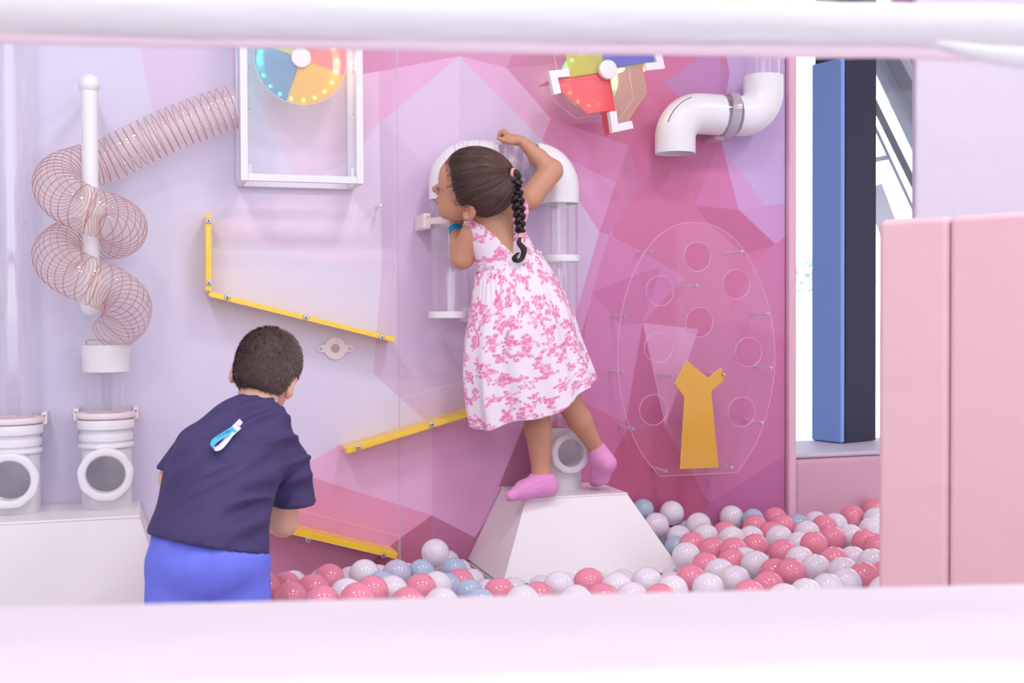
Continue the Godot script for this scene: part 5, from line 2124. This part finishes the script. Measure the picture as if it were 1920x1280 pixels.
func girl_dress(o: Node, pelvis: Vector3, waist: Vector3, chest: Vector3, sh_l: Vector3, sh_r: Vector3, back: Vector3, up: Vector3) -> void:
	var cloth := mat("toile cotton", Color.WHITE, 0.75)
	cloth.albedo_texture = toile()
	var side := up.cross(back).normalized()
	# bodice: the trunk, a little larger, cut to a deep V at the back
	var fl := Field.new(waist - Vector3(0.16, 0.06, 0.12), waist + Vector3(0.13, 0.22, 0.14), 0.0045)
	trunk(fl, pelvis, waist, chest, sh_l, sh_r, back, 0.008)
	fl.cut([[waist - up * 0.025, -up]])
	var v0 := at_z(966, 478, 0.33)
	var va := at_z(891, 404, 0.33)
	var vb := at_z(969, 381, 0.33)
	var na := (va - v0).cross(back).normalized()
	if na.dot(vb - v0) > 0:
		na = -na
	var nb := (vb - v0).cross(back).normalized()
	if nb.dot(va - v0) > 0:
		nb = -nb
	fl.cut([[v0, na], [v0, nb], [chest - back * 0.01, -back]], true)
	# neck opening towards the wall too
	fl.egg(sh_l.lerp(sh_r, 0.5) + up * 0.03, Basis(side, up, back), Vector3(0.046, 0.05, 0.09), 0.004, true)
	var mb := fl.mesh()
	mb.has_uv = true
	for k in mb.v.size():
		var p := mb.v[k] - waist
		mb.uv[k] = Vector2(p.dot(side), -p.dot(up)) / TOILE
	part(o, "bodice", mb, cloth, "white cotton bodice with pink flowers")
	# skirt: rings from waist to hem, gathered above and fluted below
	var lx := [[893, 513], [882, 580], [871, 640], [867, 692], [871, 745], [879, 796]]
	var rx := [[1005, 467], [1041, 520], [1067, 575], [1086, 630], [1101, 670], [1112, 702]]
	var noise := FastNoiseLite.new()
	noise.seed = 8
	noise.frequency = 1.0
	var rows := []
	var uvs := []
	var nr := 60
	var na_ := 220
	for inner in [0, 1]:
		for j in nr + 1:
			var f := float(j) / nr if inner == 0 else 1.0 - float(j) / nr
			var g := f * 5.0
			var q := mini(int(g), 4)
			var w := g - q
			var pl := Vector2(lx[q][0], lx[q][1]).cubic_interpolate(Vector2(lx[q + 1][0], lx[q + 1][1]), Vector2(lx[maxi(q - 1, 0)][0], lx[maxi(q - 1, 0)][1]), Vector2(lx[mini(q + 2, 5)][0], lx[mini(q + 2, 5)][1]), w)
			var pr := Vector2(rx[q][0], rx[q][1]).cubic_interpolate(Vector2(rx[q + 1][0], rx[q + 1][1]), Vector2(rx[maxi(q - 1, 0)][0], rx[maxi(q - 1, 0)][1]), Vector2(rx[mini(q + 2, 5)][0], rx[mini(q + 2, 5)][1]), w)
			var L := at_z(pl.x, pl.y, 0.245)
			var R := at_z(pr.x, pr.y, 0.245)
			var c := (L + R) / 2
			var a := (R - L) / 2
			var dep := minf(a.length() * 0.82, 0.135)
			var row := PackedVector3Array()
			for i in na_ + 1:
				var t := TAU * i / na_
				var flute := 0.010 * f * sin(t * 11.0 + 2.0 * noise.get_noise_2d(t, 1)) + 0.0045 * sin(t * 23.0 + 1.0) * f * (1.0 - f) + 0.003 * sin(t * 44.0) * (1.0 - smoothstep(0.0, 0.35, f))
				flute += 0.006 * f * noise.get_noise_2d(cos(t) * 3.0, sin(t) * 3.0 + f)
				var rad: float = 1.0 + (flute - 0.0025 * inner) / 0.13
				# the silhouette stays put at both sides
				var zf := sin(t)
				var p: Vector3 = c + a * cos(t) * (1.0 + (rad - 1.0) * 0.4) + Vector3(0, 0, 1) * zf * (dep if zf > 0 else minf(dep, 0.082)) * rad
				p.y -= (0.034 * zf * f if zf > 0 else 0.0) + 0.010 * f * f * sin(t * 5.0 + 0.6) * maxf(zf, 0.0)
				row.append(p)
			rows.append(row)
			uvs.append(f)
	mb = MB.new()
	mb.has_uv = true
	mb.grid(rows, false)
	for j in rows.size():
		for i in na_ + 1:
			mb.uv[j * (na_ + 1) + i] = Vector2(i * 0.86 / na_, uvs[j] * 0.44 + 0.3) / TOILE
	part(o, "skirt", mb, cloth, "gathered white skirt with pink flowers")

func girl_socks(o: Node, al: Vector3, ar: Vector3) -> void:
	var pink := mat("pink sock", rgb(236, 156, 212), 0.8)
	var noise := FastNoiseLite.new()
	noise.seed = 2
	noise.frequency = 30.0
	# left foot stands flat, toes over the edge
	var heel := at_z(1028, 911, 0.262)
	var fl := Field.new(heel - Vector3(0.17, 0.06, 0.08), heel + Vector3(0.06, 0.1, 0.08), 0.004)
	fl.bone(at_z(1015, 880, 0.255), at_z(1018, 900, 0.257), 0.0305, 0.031, 0.012)
	fl.bone(at_z(1018, 898, 0.257), heel, 0.031, 0.026, 0.02)
	fl.bone(heel, at_z(985, 918, 0.272), 0.026, 0.025, 0.02)
	fl.bone(at_z(1012, 903, 0.258), at_z(982, 917, 0.272), 0.027, 0.023, 0.02)
	fl.bone(at_z(985, 918, 0.272), at_z(958, 929, 0.28), 0.024, 0.0165, 0.015)
	fl.bone(at_z(985, 919, 0.258), at_z(962, 929, 0.262), 0.022, 0.013, 0.012)
	fl.cut([[at_z(1016, 887, 0.256), Vector3(0.02, 1, 0).normalized()]])
	var mb := fl.mesh()
	ripple(mb, func(p: Vector3, _n: Vector3) -> float:
		var d := p.distance_to(at_z(1000, 900, 0.28))
		return 0.0016 * sin((p.y * 0.85 - p.x * 0.3) * 520.0) * smoothstep(0.05, 0.01, d))
	part(o, "sock", mb, pink)
	# right foot on tiptoe, sole towards us
	var hr := at_z(1139, 868, 0.235)
	fl = Field.new(hr - Vector3(0.1, 0.09, 0.17), hr + Vector3(0.05, 0.09, 0.07), 0.004)
	fl.bone(at_z(1115, 834, 0.216), at_z(1125, 855, 0.215), 0.0265, 0.028, 0.012)
	fl.bone(at_z(1125, 855, 0.215), hr, 0.028, 0.0235, 0.02)
	fl.bone(hr, at_z(1128, 893, 0.19), 0.0235, 0.024, 0.02)
	fl.bone(at_z(1123, 858, 0.2), at_z(1119, 896, 0.155), 0.025, 0.022, 0.02)
	fl.bone(at_z(1128, 893, 0.185), at_z(1113, 904, 0.13), 0.0225, 0.0135, 0.015)
	fl.cut([[at_z(1116, 837, 0.216), (ar - at_z(1140, 880, 0.215)).normalized()]])
	var sm := fl.mesh()
	var sock := part(o, "sock", sm, pink)
	# grip stripes across the sole
	mb = MB.new()
	for k in 9:
		var pts := []
		for i in 13:
			var t := i / 12.0
			var px := lerpf(1112 + k * 3.6, 1121 + k * 3.3, t)
			var py := lerpf(911 - k * 0.8, 888 - k * 0.4, t)
			var q := ray_hit(sm, px, py)
			if q != Vector3.INF:
				pts.append(q)
		if pts.size() > 3:
			mb.tube(pts, 0.0008, 5)
	if mb.v.size():
		part(sock, "grip_stripes", mb, mat("grip dots", rgb(252, 232, 244), 0.6))


# first point of a mesh on a line of sight
func ray_hit(mb: MB, px: float, py: float) -> Vector3:
	var d := ray(px, py)
	var best := Vector3.INF
	var bt := 1e9
	for k in range(0, mb.idx.size(), 3):
		var a := mb.v[mb.idx[k]]
		var w := cb.inverse() * (a - EYE)
		if absf(w.x / -w.z * F + 960 - px) > 12 or absf(640 - w.y / -w.z * F - py) > 12:
			continue
		var hit = Geometry3D.ray_intersects_triangle(EYE, d, a, mb.v[mb.idx[k + 1]], mb.v[mb.idx[k + 2]])
		if hit != null and EYE.distance_to(hit) < bt:
			bt = EYE.distance_to(hit)
			best = hit
	return best


func make_boy() -> void:
	var skin := mat("boy skin", rgb(238, 186, 160), 0.5)
	var navy := mat("navy jersey", rgb(68, 58, 106), 0.8)
	var blue := mat("blue jersey", rgb(114, 124, 236), 0.8)
	var o := thing("person", "boy in a navy shirt and blue shorts bending over beside the left hood", "person", Vector3(at_z(388, 1040, 0.86).x, 0, 0.86))
	# --- joints
	var hip := at_z(388, 1030, 0.86)
	var mid := at_z(412, 905, 0.80)
	var top := at_z(462, 828, 0.72)
	var nape := at_z(489, 776, 0.69)
	var sl := at_z(368, 838, 0.72)
	var sr := at_z(540, 866, 0.70)
	var spine := (top - hip).normalized()
	var side := (sr - sl).normalized()
	var back := side.cross(spine).normalized()
	if back.z < 0:
		back = -back
	# --- skin: trunk, neck, arms, legs
	var H := at_z(498, 700, 0.64)
	var ax := head_axes(Vector3(-0.10, -0.36, -0.93), Vector3(0.26, 0.90, -0.36))
	var fl := Field.new(Vector3(hip.x - 0.24, -0.01, 0.42), Vector3(hip.x + 0.3, H.y - 0.02, 1.02), 0.009)
	fl.bone(hip, mid, 0.095, 0.085, 0.03, back, 1.3)
	fl.bone(mid, top, 0.085, 0.08, 0.03, back, 1.3)
	fl.bone(top, nape, 0.052, 0.042, 0.02)
	fl.bone(nape, H - ax[1] * 0.05 - ax[0] * 0.01, 0.043, 0.042, 0.02)
	var ell := at_z(322, 898, 0.64)
	fl.bone(sl, ell, 0.030, 0.030, 0.015)
	fl.bone(ell, at_z(372, 935, 0.5), 0.030, 0.021, 0.012)
	var elr := at_z(531, 980, 0.66)
	fl.bone(sr, elr, 0.033, 0.034, 0.015)
	fl.bone(elr, at_z(503, 978, 0.57), 0.031, 0.027, 0.014)
	fl.bone(at_z(503, 978, 0.57), at_z(458, 955, 0.46), 0.027, 0.019, 0.012)
	for e in [-1.0, 1.0]:
		var hipj: Vector3 = hip + side * e * 0.065 - Vector3(0, 0.03, 0)
		var knee := Vector3(hipj.x + e * 0.01, 0.25, hipj.z - 0.02)
		var ank := Vector3(knee.x, 0.06, knee.z + 0.04)
		fl.bone(hipj, knee, 0.062, 0.046, 0.02)
		fl.bone(knee, knee.lerp(ank, 0.4), 0.044, 0.042, 0.02)
		fl.bone(knee.lerp(ank, 0.4), ank, 0.042, 0.027, 0.02)
		fl.bone(ank - Vector3(0, 0.03, -0.015), Vector3(ank.x + e * 0.01, 0.022, ank.z - 0.11), 0.027, 0.019, 0.02)
	var body := fl.mesh()
	# hands reach towards the lowest run
	for e in [[at_z(372, 935, 0.5), at_z(385, 940, 0.47), 1.0], [at_z(458, 955, 0.46), at_z(446, 950, 0.43), -1.0]]:
		var w: Vector3 = e[0]
		var d: Vector3 = (e[1] - w).normalized()
		var hf := Field.new(w - Vector3.ONE * 0.1, w + Vector3.ONE * 0.1, 0.0035)
		hf.bone(w, w + d * 0.02, 0.019, 0.02, 0.01)
		hf.bone(w + d * 0.02, w + d * 0.05, 0.022, 0.024, 0.01, Vector3.UP, 1.5)
		var x := d.cross(Vector3.UP).normalized()
		for k in 4:
			var b0 := w + d * 0.06 + x * (k - 1.5) * 0.0135
			finger(hf, [b0, b0 + d * 0.018 - Vector3.UP * 0.003, b0 + d * 0.03 - Vector3.UP * 0.010, b0 + d * 0.034 - Vector3.UP * 0.019], 0.0075, 0.006)
		var t0: Vector3 = w + d * 0.03 + x * e[2] * 0.02
		finger(hf, [t0, t0 + d * 0.015 + x * e[2] * 0.008, t0 + d * 0.028 + x * e[2] * 0.006 - Vector3.UP * 0.006], 0.009, 0.007)
		body.join(hf.mesh())
	var hd := Field.new(H - Vector3.ONE * 0.13, H + Vector3.ONE * 0.125, 0.0034)
	var s := 0.98
	add_head(hd, H, ax, s)
	hd.bone(H + (ax[0] * -0.03 + ax[1] * -0.045) * s, nape, 0.043, 0.043, 0.02)
	body.join(hd.mesh())
	part(o, "body", body, skin)
	boy_hair(o, H, ax, s)
	# --- T-shirt
	fl = Field.new(Vector3(hip.x - 0.24, hip.y - 0.17, 0.48), Vector3(hip.x + 0.34, nape.y + 0.07, 1.02), 0.0062)
	shirt_bones(fl, hip, mid, top, nape, sl, sr, back)
	# hem, sleeve ends, neck
	var h0 := at_z(277, 1002, 0.88)
	var h1 := at_z(490, 1037, 0.88)
	var hn := (h1 - h0).cross(Vector3(0, 0.10, 1)).normalized()
	if hn.y > 0:
		hn = -hn
	fl.cut([[h0, hn]])
	fl.egg(nape.lerp(H, 0.36) + Vector3(0.006, 0, 0), along((H - nape)), Vector3(0.06, 0.056, 0.06), 0.004, true)
	var mb := fl.mesh()
	sleeve(mb, sl, at_z(326, 881, 0.655), Vector3(-0.05, -1, 0), 0.047, 0.034)
	sleeve(mb, sr, at_z(551, 945, 0.68), Vector3(0.03, -1, -0.1), 0.05, 0.054)
	var noise := FastNoiseLite.new()
	noise.seed = 14
	noise.frequency = 1.0
	noise.fractal_octaves = 2
	# folds run from the right armpit down to the left hip, and across the small of the back
	var fx := at_z(300, 960, 0.88) - at_z(520, 860, 0.8)
	fx = fx.normalized()
	var fy := fx.cross(back).normalized()
	var waist_y := mid.y
	ripple(mb, func(p: Vector3, n: Vector3) -> float:
		var q := p - mid
		var a := q.dot(fx)
		var b := q.dot(fy)
		var f := noise.get_noise_2d(a * 2.2, b * 10.0)
		var r := (0.5 - absf(f) * 2.2) * 0.019 + 0.006 * noise.get_noise_2d(a * 1.6 + 7.0, b * 5.0)
		return r * smoothstep(-0.02, 0.06, (p - h0).dot(-hn)) * smoothstep(0.2, 0.8, n.dot(back)))
	part(o, "shirt", mb, navy, "navy T-shirt")
	var shirt_mb := mb
	# collar rib
	var rib := MB.new()
	var cd := (H - nape).normalized()
	var loop := []
	for i in 41:
		var t := TAU * i / 40
		var b := along(cd)
		loop.append(nape + cd * 0.010 + b * Vector3(cos(t) * 0.051, -0.010 * sin(t - 0.6), sin(t) * 0.051))
	rib.tube(loop, 0.0055, 8, false)
	part(o, "collar", rib, navy)
	# --- shorts
	fl = Field.new(Vector3(hip.x - 0.22, 0.2, 0.66), Vector3(hip.x + 0.24, hip.y + 0.12, 1.08), 0.0065)
	fl.bone(hip + Vector3(-0.035, 0.05, 0), hip + Vector3(0.045, 0.045, 0), 0.078, 0.076, 0.04)
	fl.egg(hip + Vector3(0.004, -0.02, 0.012), Basis.IDENTITY, Vector3(0.129, 0.085, 0.11), 0.04)
	for e in [-1.0, 1.0]:
		var a: Vector3 = hip + Vector3(e * 0.066 + 0.003, -0.035, 0.005)
		fl.bone(a, Vector3(a.x + e * 0.006, 0.28, a.z - 0.005), 0.066, 0.068, 0.02)
	fl.cut([[Vector3(0, 0.29, 0), Vector3.DOWN], [h0 - hn * 0.003, -hn]])
	mb = fl.mesh()
	ripple(mb, func(p: Vector3, n: Vector3) -> float:
		# seat seam down the middle, soft folds beside it
		var x := p.x - hip.x - 0.002
		var r := -0.005 * exp(-x * x / 0.00002) if n.z > 0.2 else 0.0
		return r + 0.004 * noise.get_noise_3d(p.x * 14.0, p.y * 6.0, p.z * 14.0))
	part(o, "shorts", mb, blue, "plain blue shorts")
	make_band(shirt_mb)


func shirt_bones(fl: Field, hip: Vector3, mid: Vector3, top: Vector3, nape: Vector3, sl: Vector3, sr: Vector3, back: Vector3) -> void:
	fl.bone(hip + Vector3(0.0, 0.0, 0), mid, 0.122, 0.113, 0.05, back, 1.12)
	fl.bone(hip + Vector3(0.004, -0.17, 0.01), hip, 0.126, 0.122, 0.05, back, 1.12)
	fl.bone(mid, top, 0.113, 0.108, 0.05, back, 1.15)
	fl.bone(top, nape, 0.08, 0.047, 0.05)
	fl.bone(sl, sl.lerp(sr, 0.5) + Vector3(0, 0.02, 0), 0.047, 0.07, 0.04)
	fl.bone(sl.lerp(sr, 0.5) + Vector3(0, 0.02, 0), sr, 0.07, 0.05, 0.04)


# short wide sleeve, cut straight at its end
func sleeve(mb: MB, a: Vector3, b: Vector3, cut: Vector3, r0: float, r1: float) -> void:
	var fl := Field.new(a.min(b) - Vector3.ONE * 0.09, a.max(b) + Vector3.ONE * 0.09, 0.006)
	fl.bone(a, b + (b - a).normalized() * 0.04, r0, r1, 0.01)
	fl.cut([[b, cut.normalized()]])
	mb.join(fl.mesh())


func boy_hair(o: Node, H: Vector3, ax: Array, s: float) -> void:
	var dark := mat("boy hair", rgb(78, 60, 58), 0.6)
	var b := Basis(ax[0], ax[1], ax[2])
	var fl := Field.new(H - Vector3.ONE * 0.14, H + Vector3.ONE * 0.14, 0.0045)
	fl.egg(H + b * (Vector3(-0.010, 0.030, 0) * s), b, Vector3(0.097, 0.081, 0.0775) * s, 0.02)
	fl.egg(H + b * (Vector3(-0.045, -0.022, 0) * s), b, Vector3(0.052, 0.052, 0.062) * s, 0.03)
	# nape line, face line, round the ears
	fl.cut([[H + b * (Vector3(-0.05, -0.070, 0) * s), -(ax[1] * 0.97 + ax[0] * 0.24).normalized()], [H + b * (Vector3(0.062, 0.05, 0) * s), (ax[0] - ax[1] * 0.5).normalized()], [H + b * (Vector3(0.03, -0.01, 0) * s), (ax[0] * 0.8 - ax[1] * 0.6).normalized()]])
	for e in [-1.0, 1.0]:
		fl.egg(H + b * (Vector3(0.004, -0.026, 0.074 * e) * s), b, Vector3(0.026, 0.034, 0.03) * s, 0.004, true)
	var mb := fl.mesh()
	var cap := part(o, "hair", mb, dark, "short dark brown hair")
	# short single hairs that swirl round the crown
	var rng := RandomNumberGenerator.new()
	rng.seed = 31
	var crown := H + b * (Vector3(-0.055, 0.098, -0.012) * s)
	var tones := [mat("boy hair dark", rgb(62, 46, 46), 0.5), mat("boy hair light", rgb(122, 98, 90), 0.45)]
	for tone in 2:
		var hb := MB.new()
		for q in 7000:
			var t := rng.randi_range(0, mb.idx.size() / 3 - 1) * 3
			var u := rng.randf()
			var w := rng.randf() * (1.0 - u)
			var v0 := mb.v[mb.idx[t]]
			var v1 := mb.v[mb.idx[t + 1]]
			var v2 := mb.v[mb.idx[t + 2]]
			var n := (v2 - v0).cross(v1 - v0).normalized()
			var p := v0 + (v1 - v0) * u + (v2 - v0) * w
			var away := p - crown
			away = (away - n * away.dot(n)).normalized()
			var swirl := n.cross(away)
			var lie := (away + swirl * 0.5 + Vector3(rng.randf_range(-1, 1), rng.randf_range(-1, 1), rng.randf_range(-1, 1)) * 0.35).normalized()
			var l := rng.randf_range(0.006, 0.011)
			var tip := p + (n * 0.5 + lie * 0.8) * l
			var x := n.cross(lie).normalized() * 0.00035
			var i0 := hb.add(p - x)
			var i1 := hb.add(p + x)
			var i2 := hb.add(p.lerp(tip, 0.6) + n * 0.0006 + x * 0.6)
			var i3 := hb.add(tip)
			hb.tri(i0, i1, i2)
			hb.tri(i0, i2, i3)
		part(cap, "hairs", hb, tones[tone]).set_meta("kind", "stuff")


# paper wristband stuck to the back of the shirt: white tab, blue loop
func make_band(shirt: MB) -> void:
	var lift := func(px: float, py: float, d: float) -> Vector3:
		var q := ray_hit(shirt, px, py)
		if q == Vector3.INF:
			q = at_z(px, py, 0.83)
		return q + (EYE - q).normalized() * d
	var a: Vector3 = lift.call(454, 790, 0.012)
	var b: Vector3 = lift.call(440, 804, 0.016)
	var c: Vector3 = lift.call(402, 838, 0.024)
	# clear of the folds under it
	var clear_by := 0.0
	for k in 11:
		var m: Vector3 = b.lerp(c, k / 10.0)
		var w := cb.inverse() * (m - EYE)
		for e in [-8.0, 0.0, 8.0]:
			var q := ray_hit(shirt, w.x / -w.z * F + 960 + e, 640 + w.y / w.z * F)
			if q != Vector3.INF:
				clear_by = maxf(clear_by, EYE.distance_to(m) - EYE.distance_to(q) + 0.012)
	for q in 1:
		var n0 := (EYE - b).normalized() * clear_by
		a += n0
		b += n0
		c += n0
	var o := thing("paper_wristband", "blue and white paper wristband looped on the boy's back", "wristband", c)
	var d := (c - b).normalized()
	var n := (EYE - c).normalized()
	var x := d.cross(n).normalized()
	if x.dot(cb.x) < 0:
		x = -x
	# teardrop loop: down its left side, round the end, back up the right side; it stands on edge, tilted
	var keys := [a, b, b.lerp(c, 0.25) - x * 0.003, b.lerp(c, 0.6) - x * 0.008, b.lerp(c, 0.9) - x * 0.009, c + d * 0.003 - x * 0.004, c + d * 0.004 + x * 0.003, b.lerp(c, 0.85) + x * 0.008, b.lerp(c, 0.5) + x * 0.006, b.lerp(c, 0.2) + x * 0.002, b]
	var line := smooth_path(keys, 10)
	var m := [mat("band white", rgb(244, 240, 246), 0.5), mat("band blue", Color.WHITE, 0.45)]
	m[1].albedo_texture = band_print()
	var total := line.size()
	var centre := b.lerp(c, 0.6)
	for layer in 2:
		var mb := MB.new()
		mb.has_uv = true
		var start := 0 if layer == 0 else 10
		for k in range(start, total):
			var t: Vector3 = (line[mini(k + 1, total - 1)] - line[maxi(k - 1, 0)]).normalized()
			var open := smoothstep(8.0, 34.0, float(k)) * (1.0 - smoothstep(86.0, 100.0, float(k)))
			var w := (x * 0.0088).lerp(n * 0.0065 + x * 0.0058, open)
			var y := t.cross(w).normalized()
			if k < 24:
				y = n
			elif y.dot(line[k] - centre) < 0:
				y = -y
			var off := y * (0.0004 if layer == 1 else -0.0001)
			for e in [-1.0, 1.0]:
				mb.add(line[k] + w * e + off + n * 0.004 * open, Vector2(float(k - start) / (total - start), 0.5 + 0.5 * e))
		for k in mb.v.size() / 2 - 1:
			mb.quad(k * 2, k * 2 + 1, k * 2 + 3, k * 2 + 2)
		part(o, "inside" if layer == 0 else "printed_face", mb, m[layer])
	var hole := MB.new()
	hole.ball(a.lerp(b, 0.55) + n * 0.0006, 0.0014, Basis.IDENTITY, 10, 6)
	part(o, "rivet", hole, mat("rivet blue", rgb(70, 100, 170), 0.4))


func band_print() -> ImageTexture:
	var im := Image.create(512, 64, false, Image.FORMAT_RGB8)
	im.fill(rgb(86, 196, 246))
	var ink := rgb(20, 62, 110)
	# handwritten marks near the tab
	var marks := [[[20, 14], [20, 30], [34, 30]], [[34, 12], [46, 12], [46, 22], [36, 22], [46, 34]], [[56, 30], [56, 10], [66, 14], [58, 20], [68, 32]], [[76, 8], [76, 32]], [[76, 20], [90, 20]], [[90, 6], [90, 32]], [[100, 8], [108, 20], [118, 8]], [[108, 20], [106, 34]], [[126, 10], [124, 34]]]
	for s in marks:
		for k in s.size() - 1:
			var a := Vector2(s[k][0], s[k][1])
			var b := Vector2(s[k + 1][0], s[k + 1][1])
			for i in 30:
				var p := a.lerp(b, i / 29.0)
				im.fill_rect(Rect2i(int(p.x) - 1, int(p.y) - 1, 4, 4), ink)
	return ImageTexture.create_from_image(im)


func _ready() -> void:
	set_camera_and_light()
	make_materials()
	make_setting()
	make_pads()
	make_hoods()
	make_left_pipes()
	make_hose()
	make_spinner_box()
	make_windmill()
	make_rails()
	make_wall_bits()
	make_balls()
	make_girl()
	make_boy()
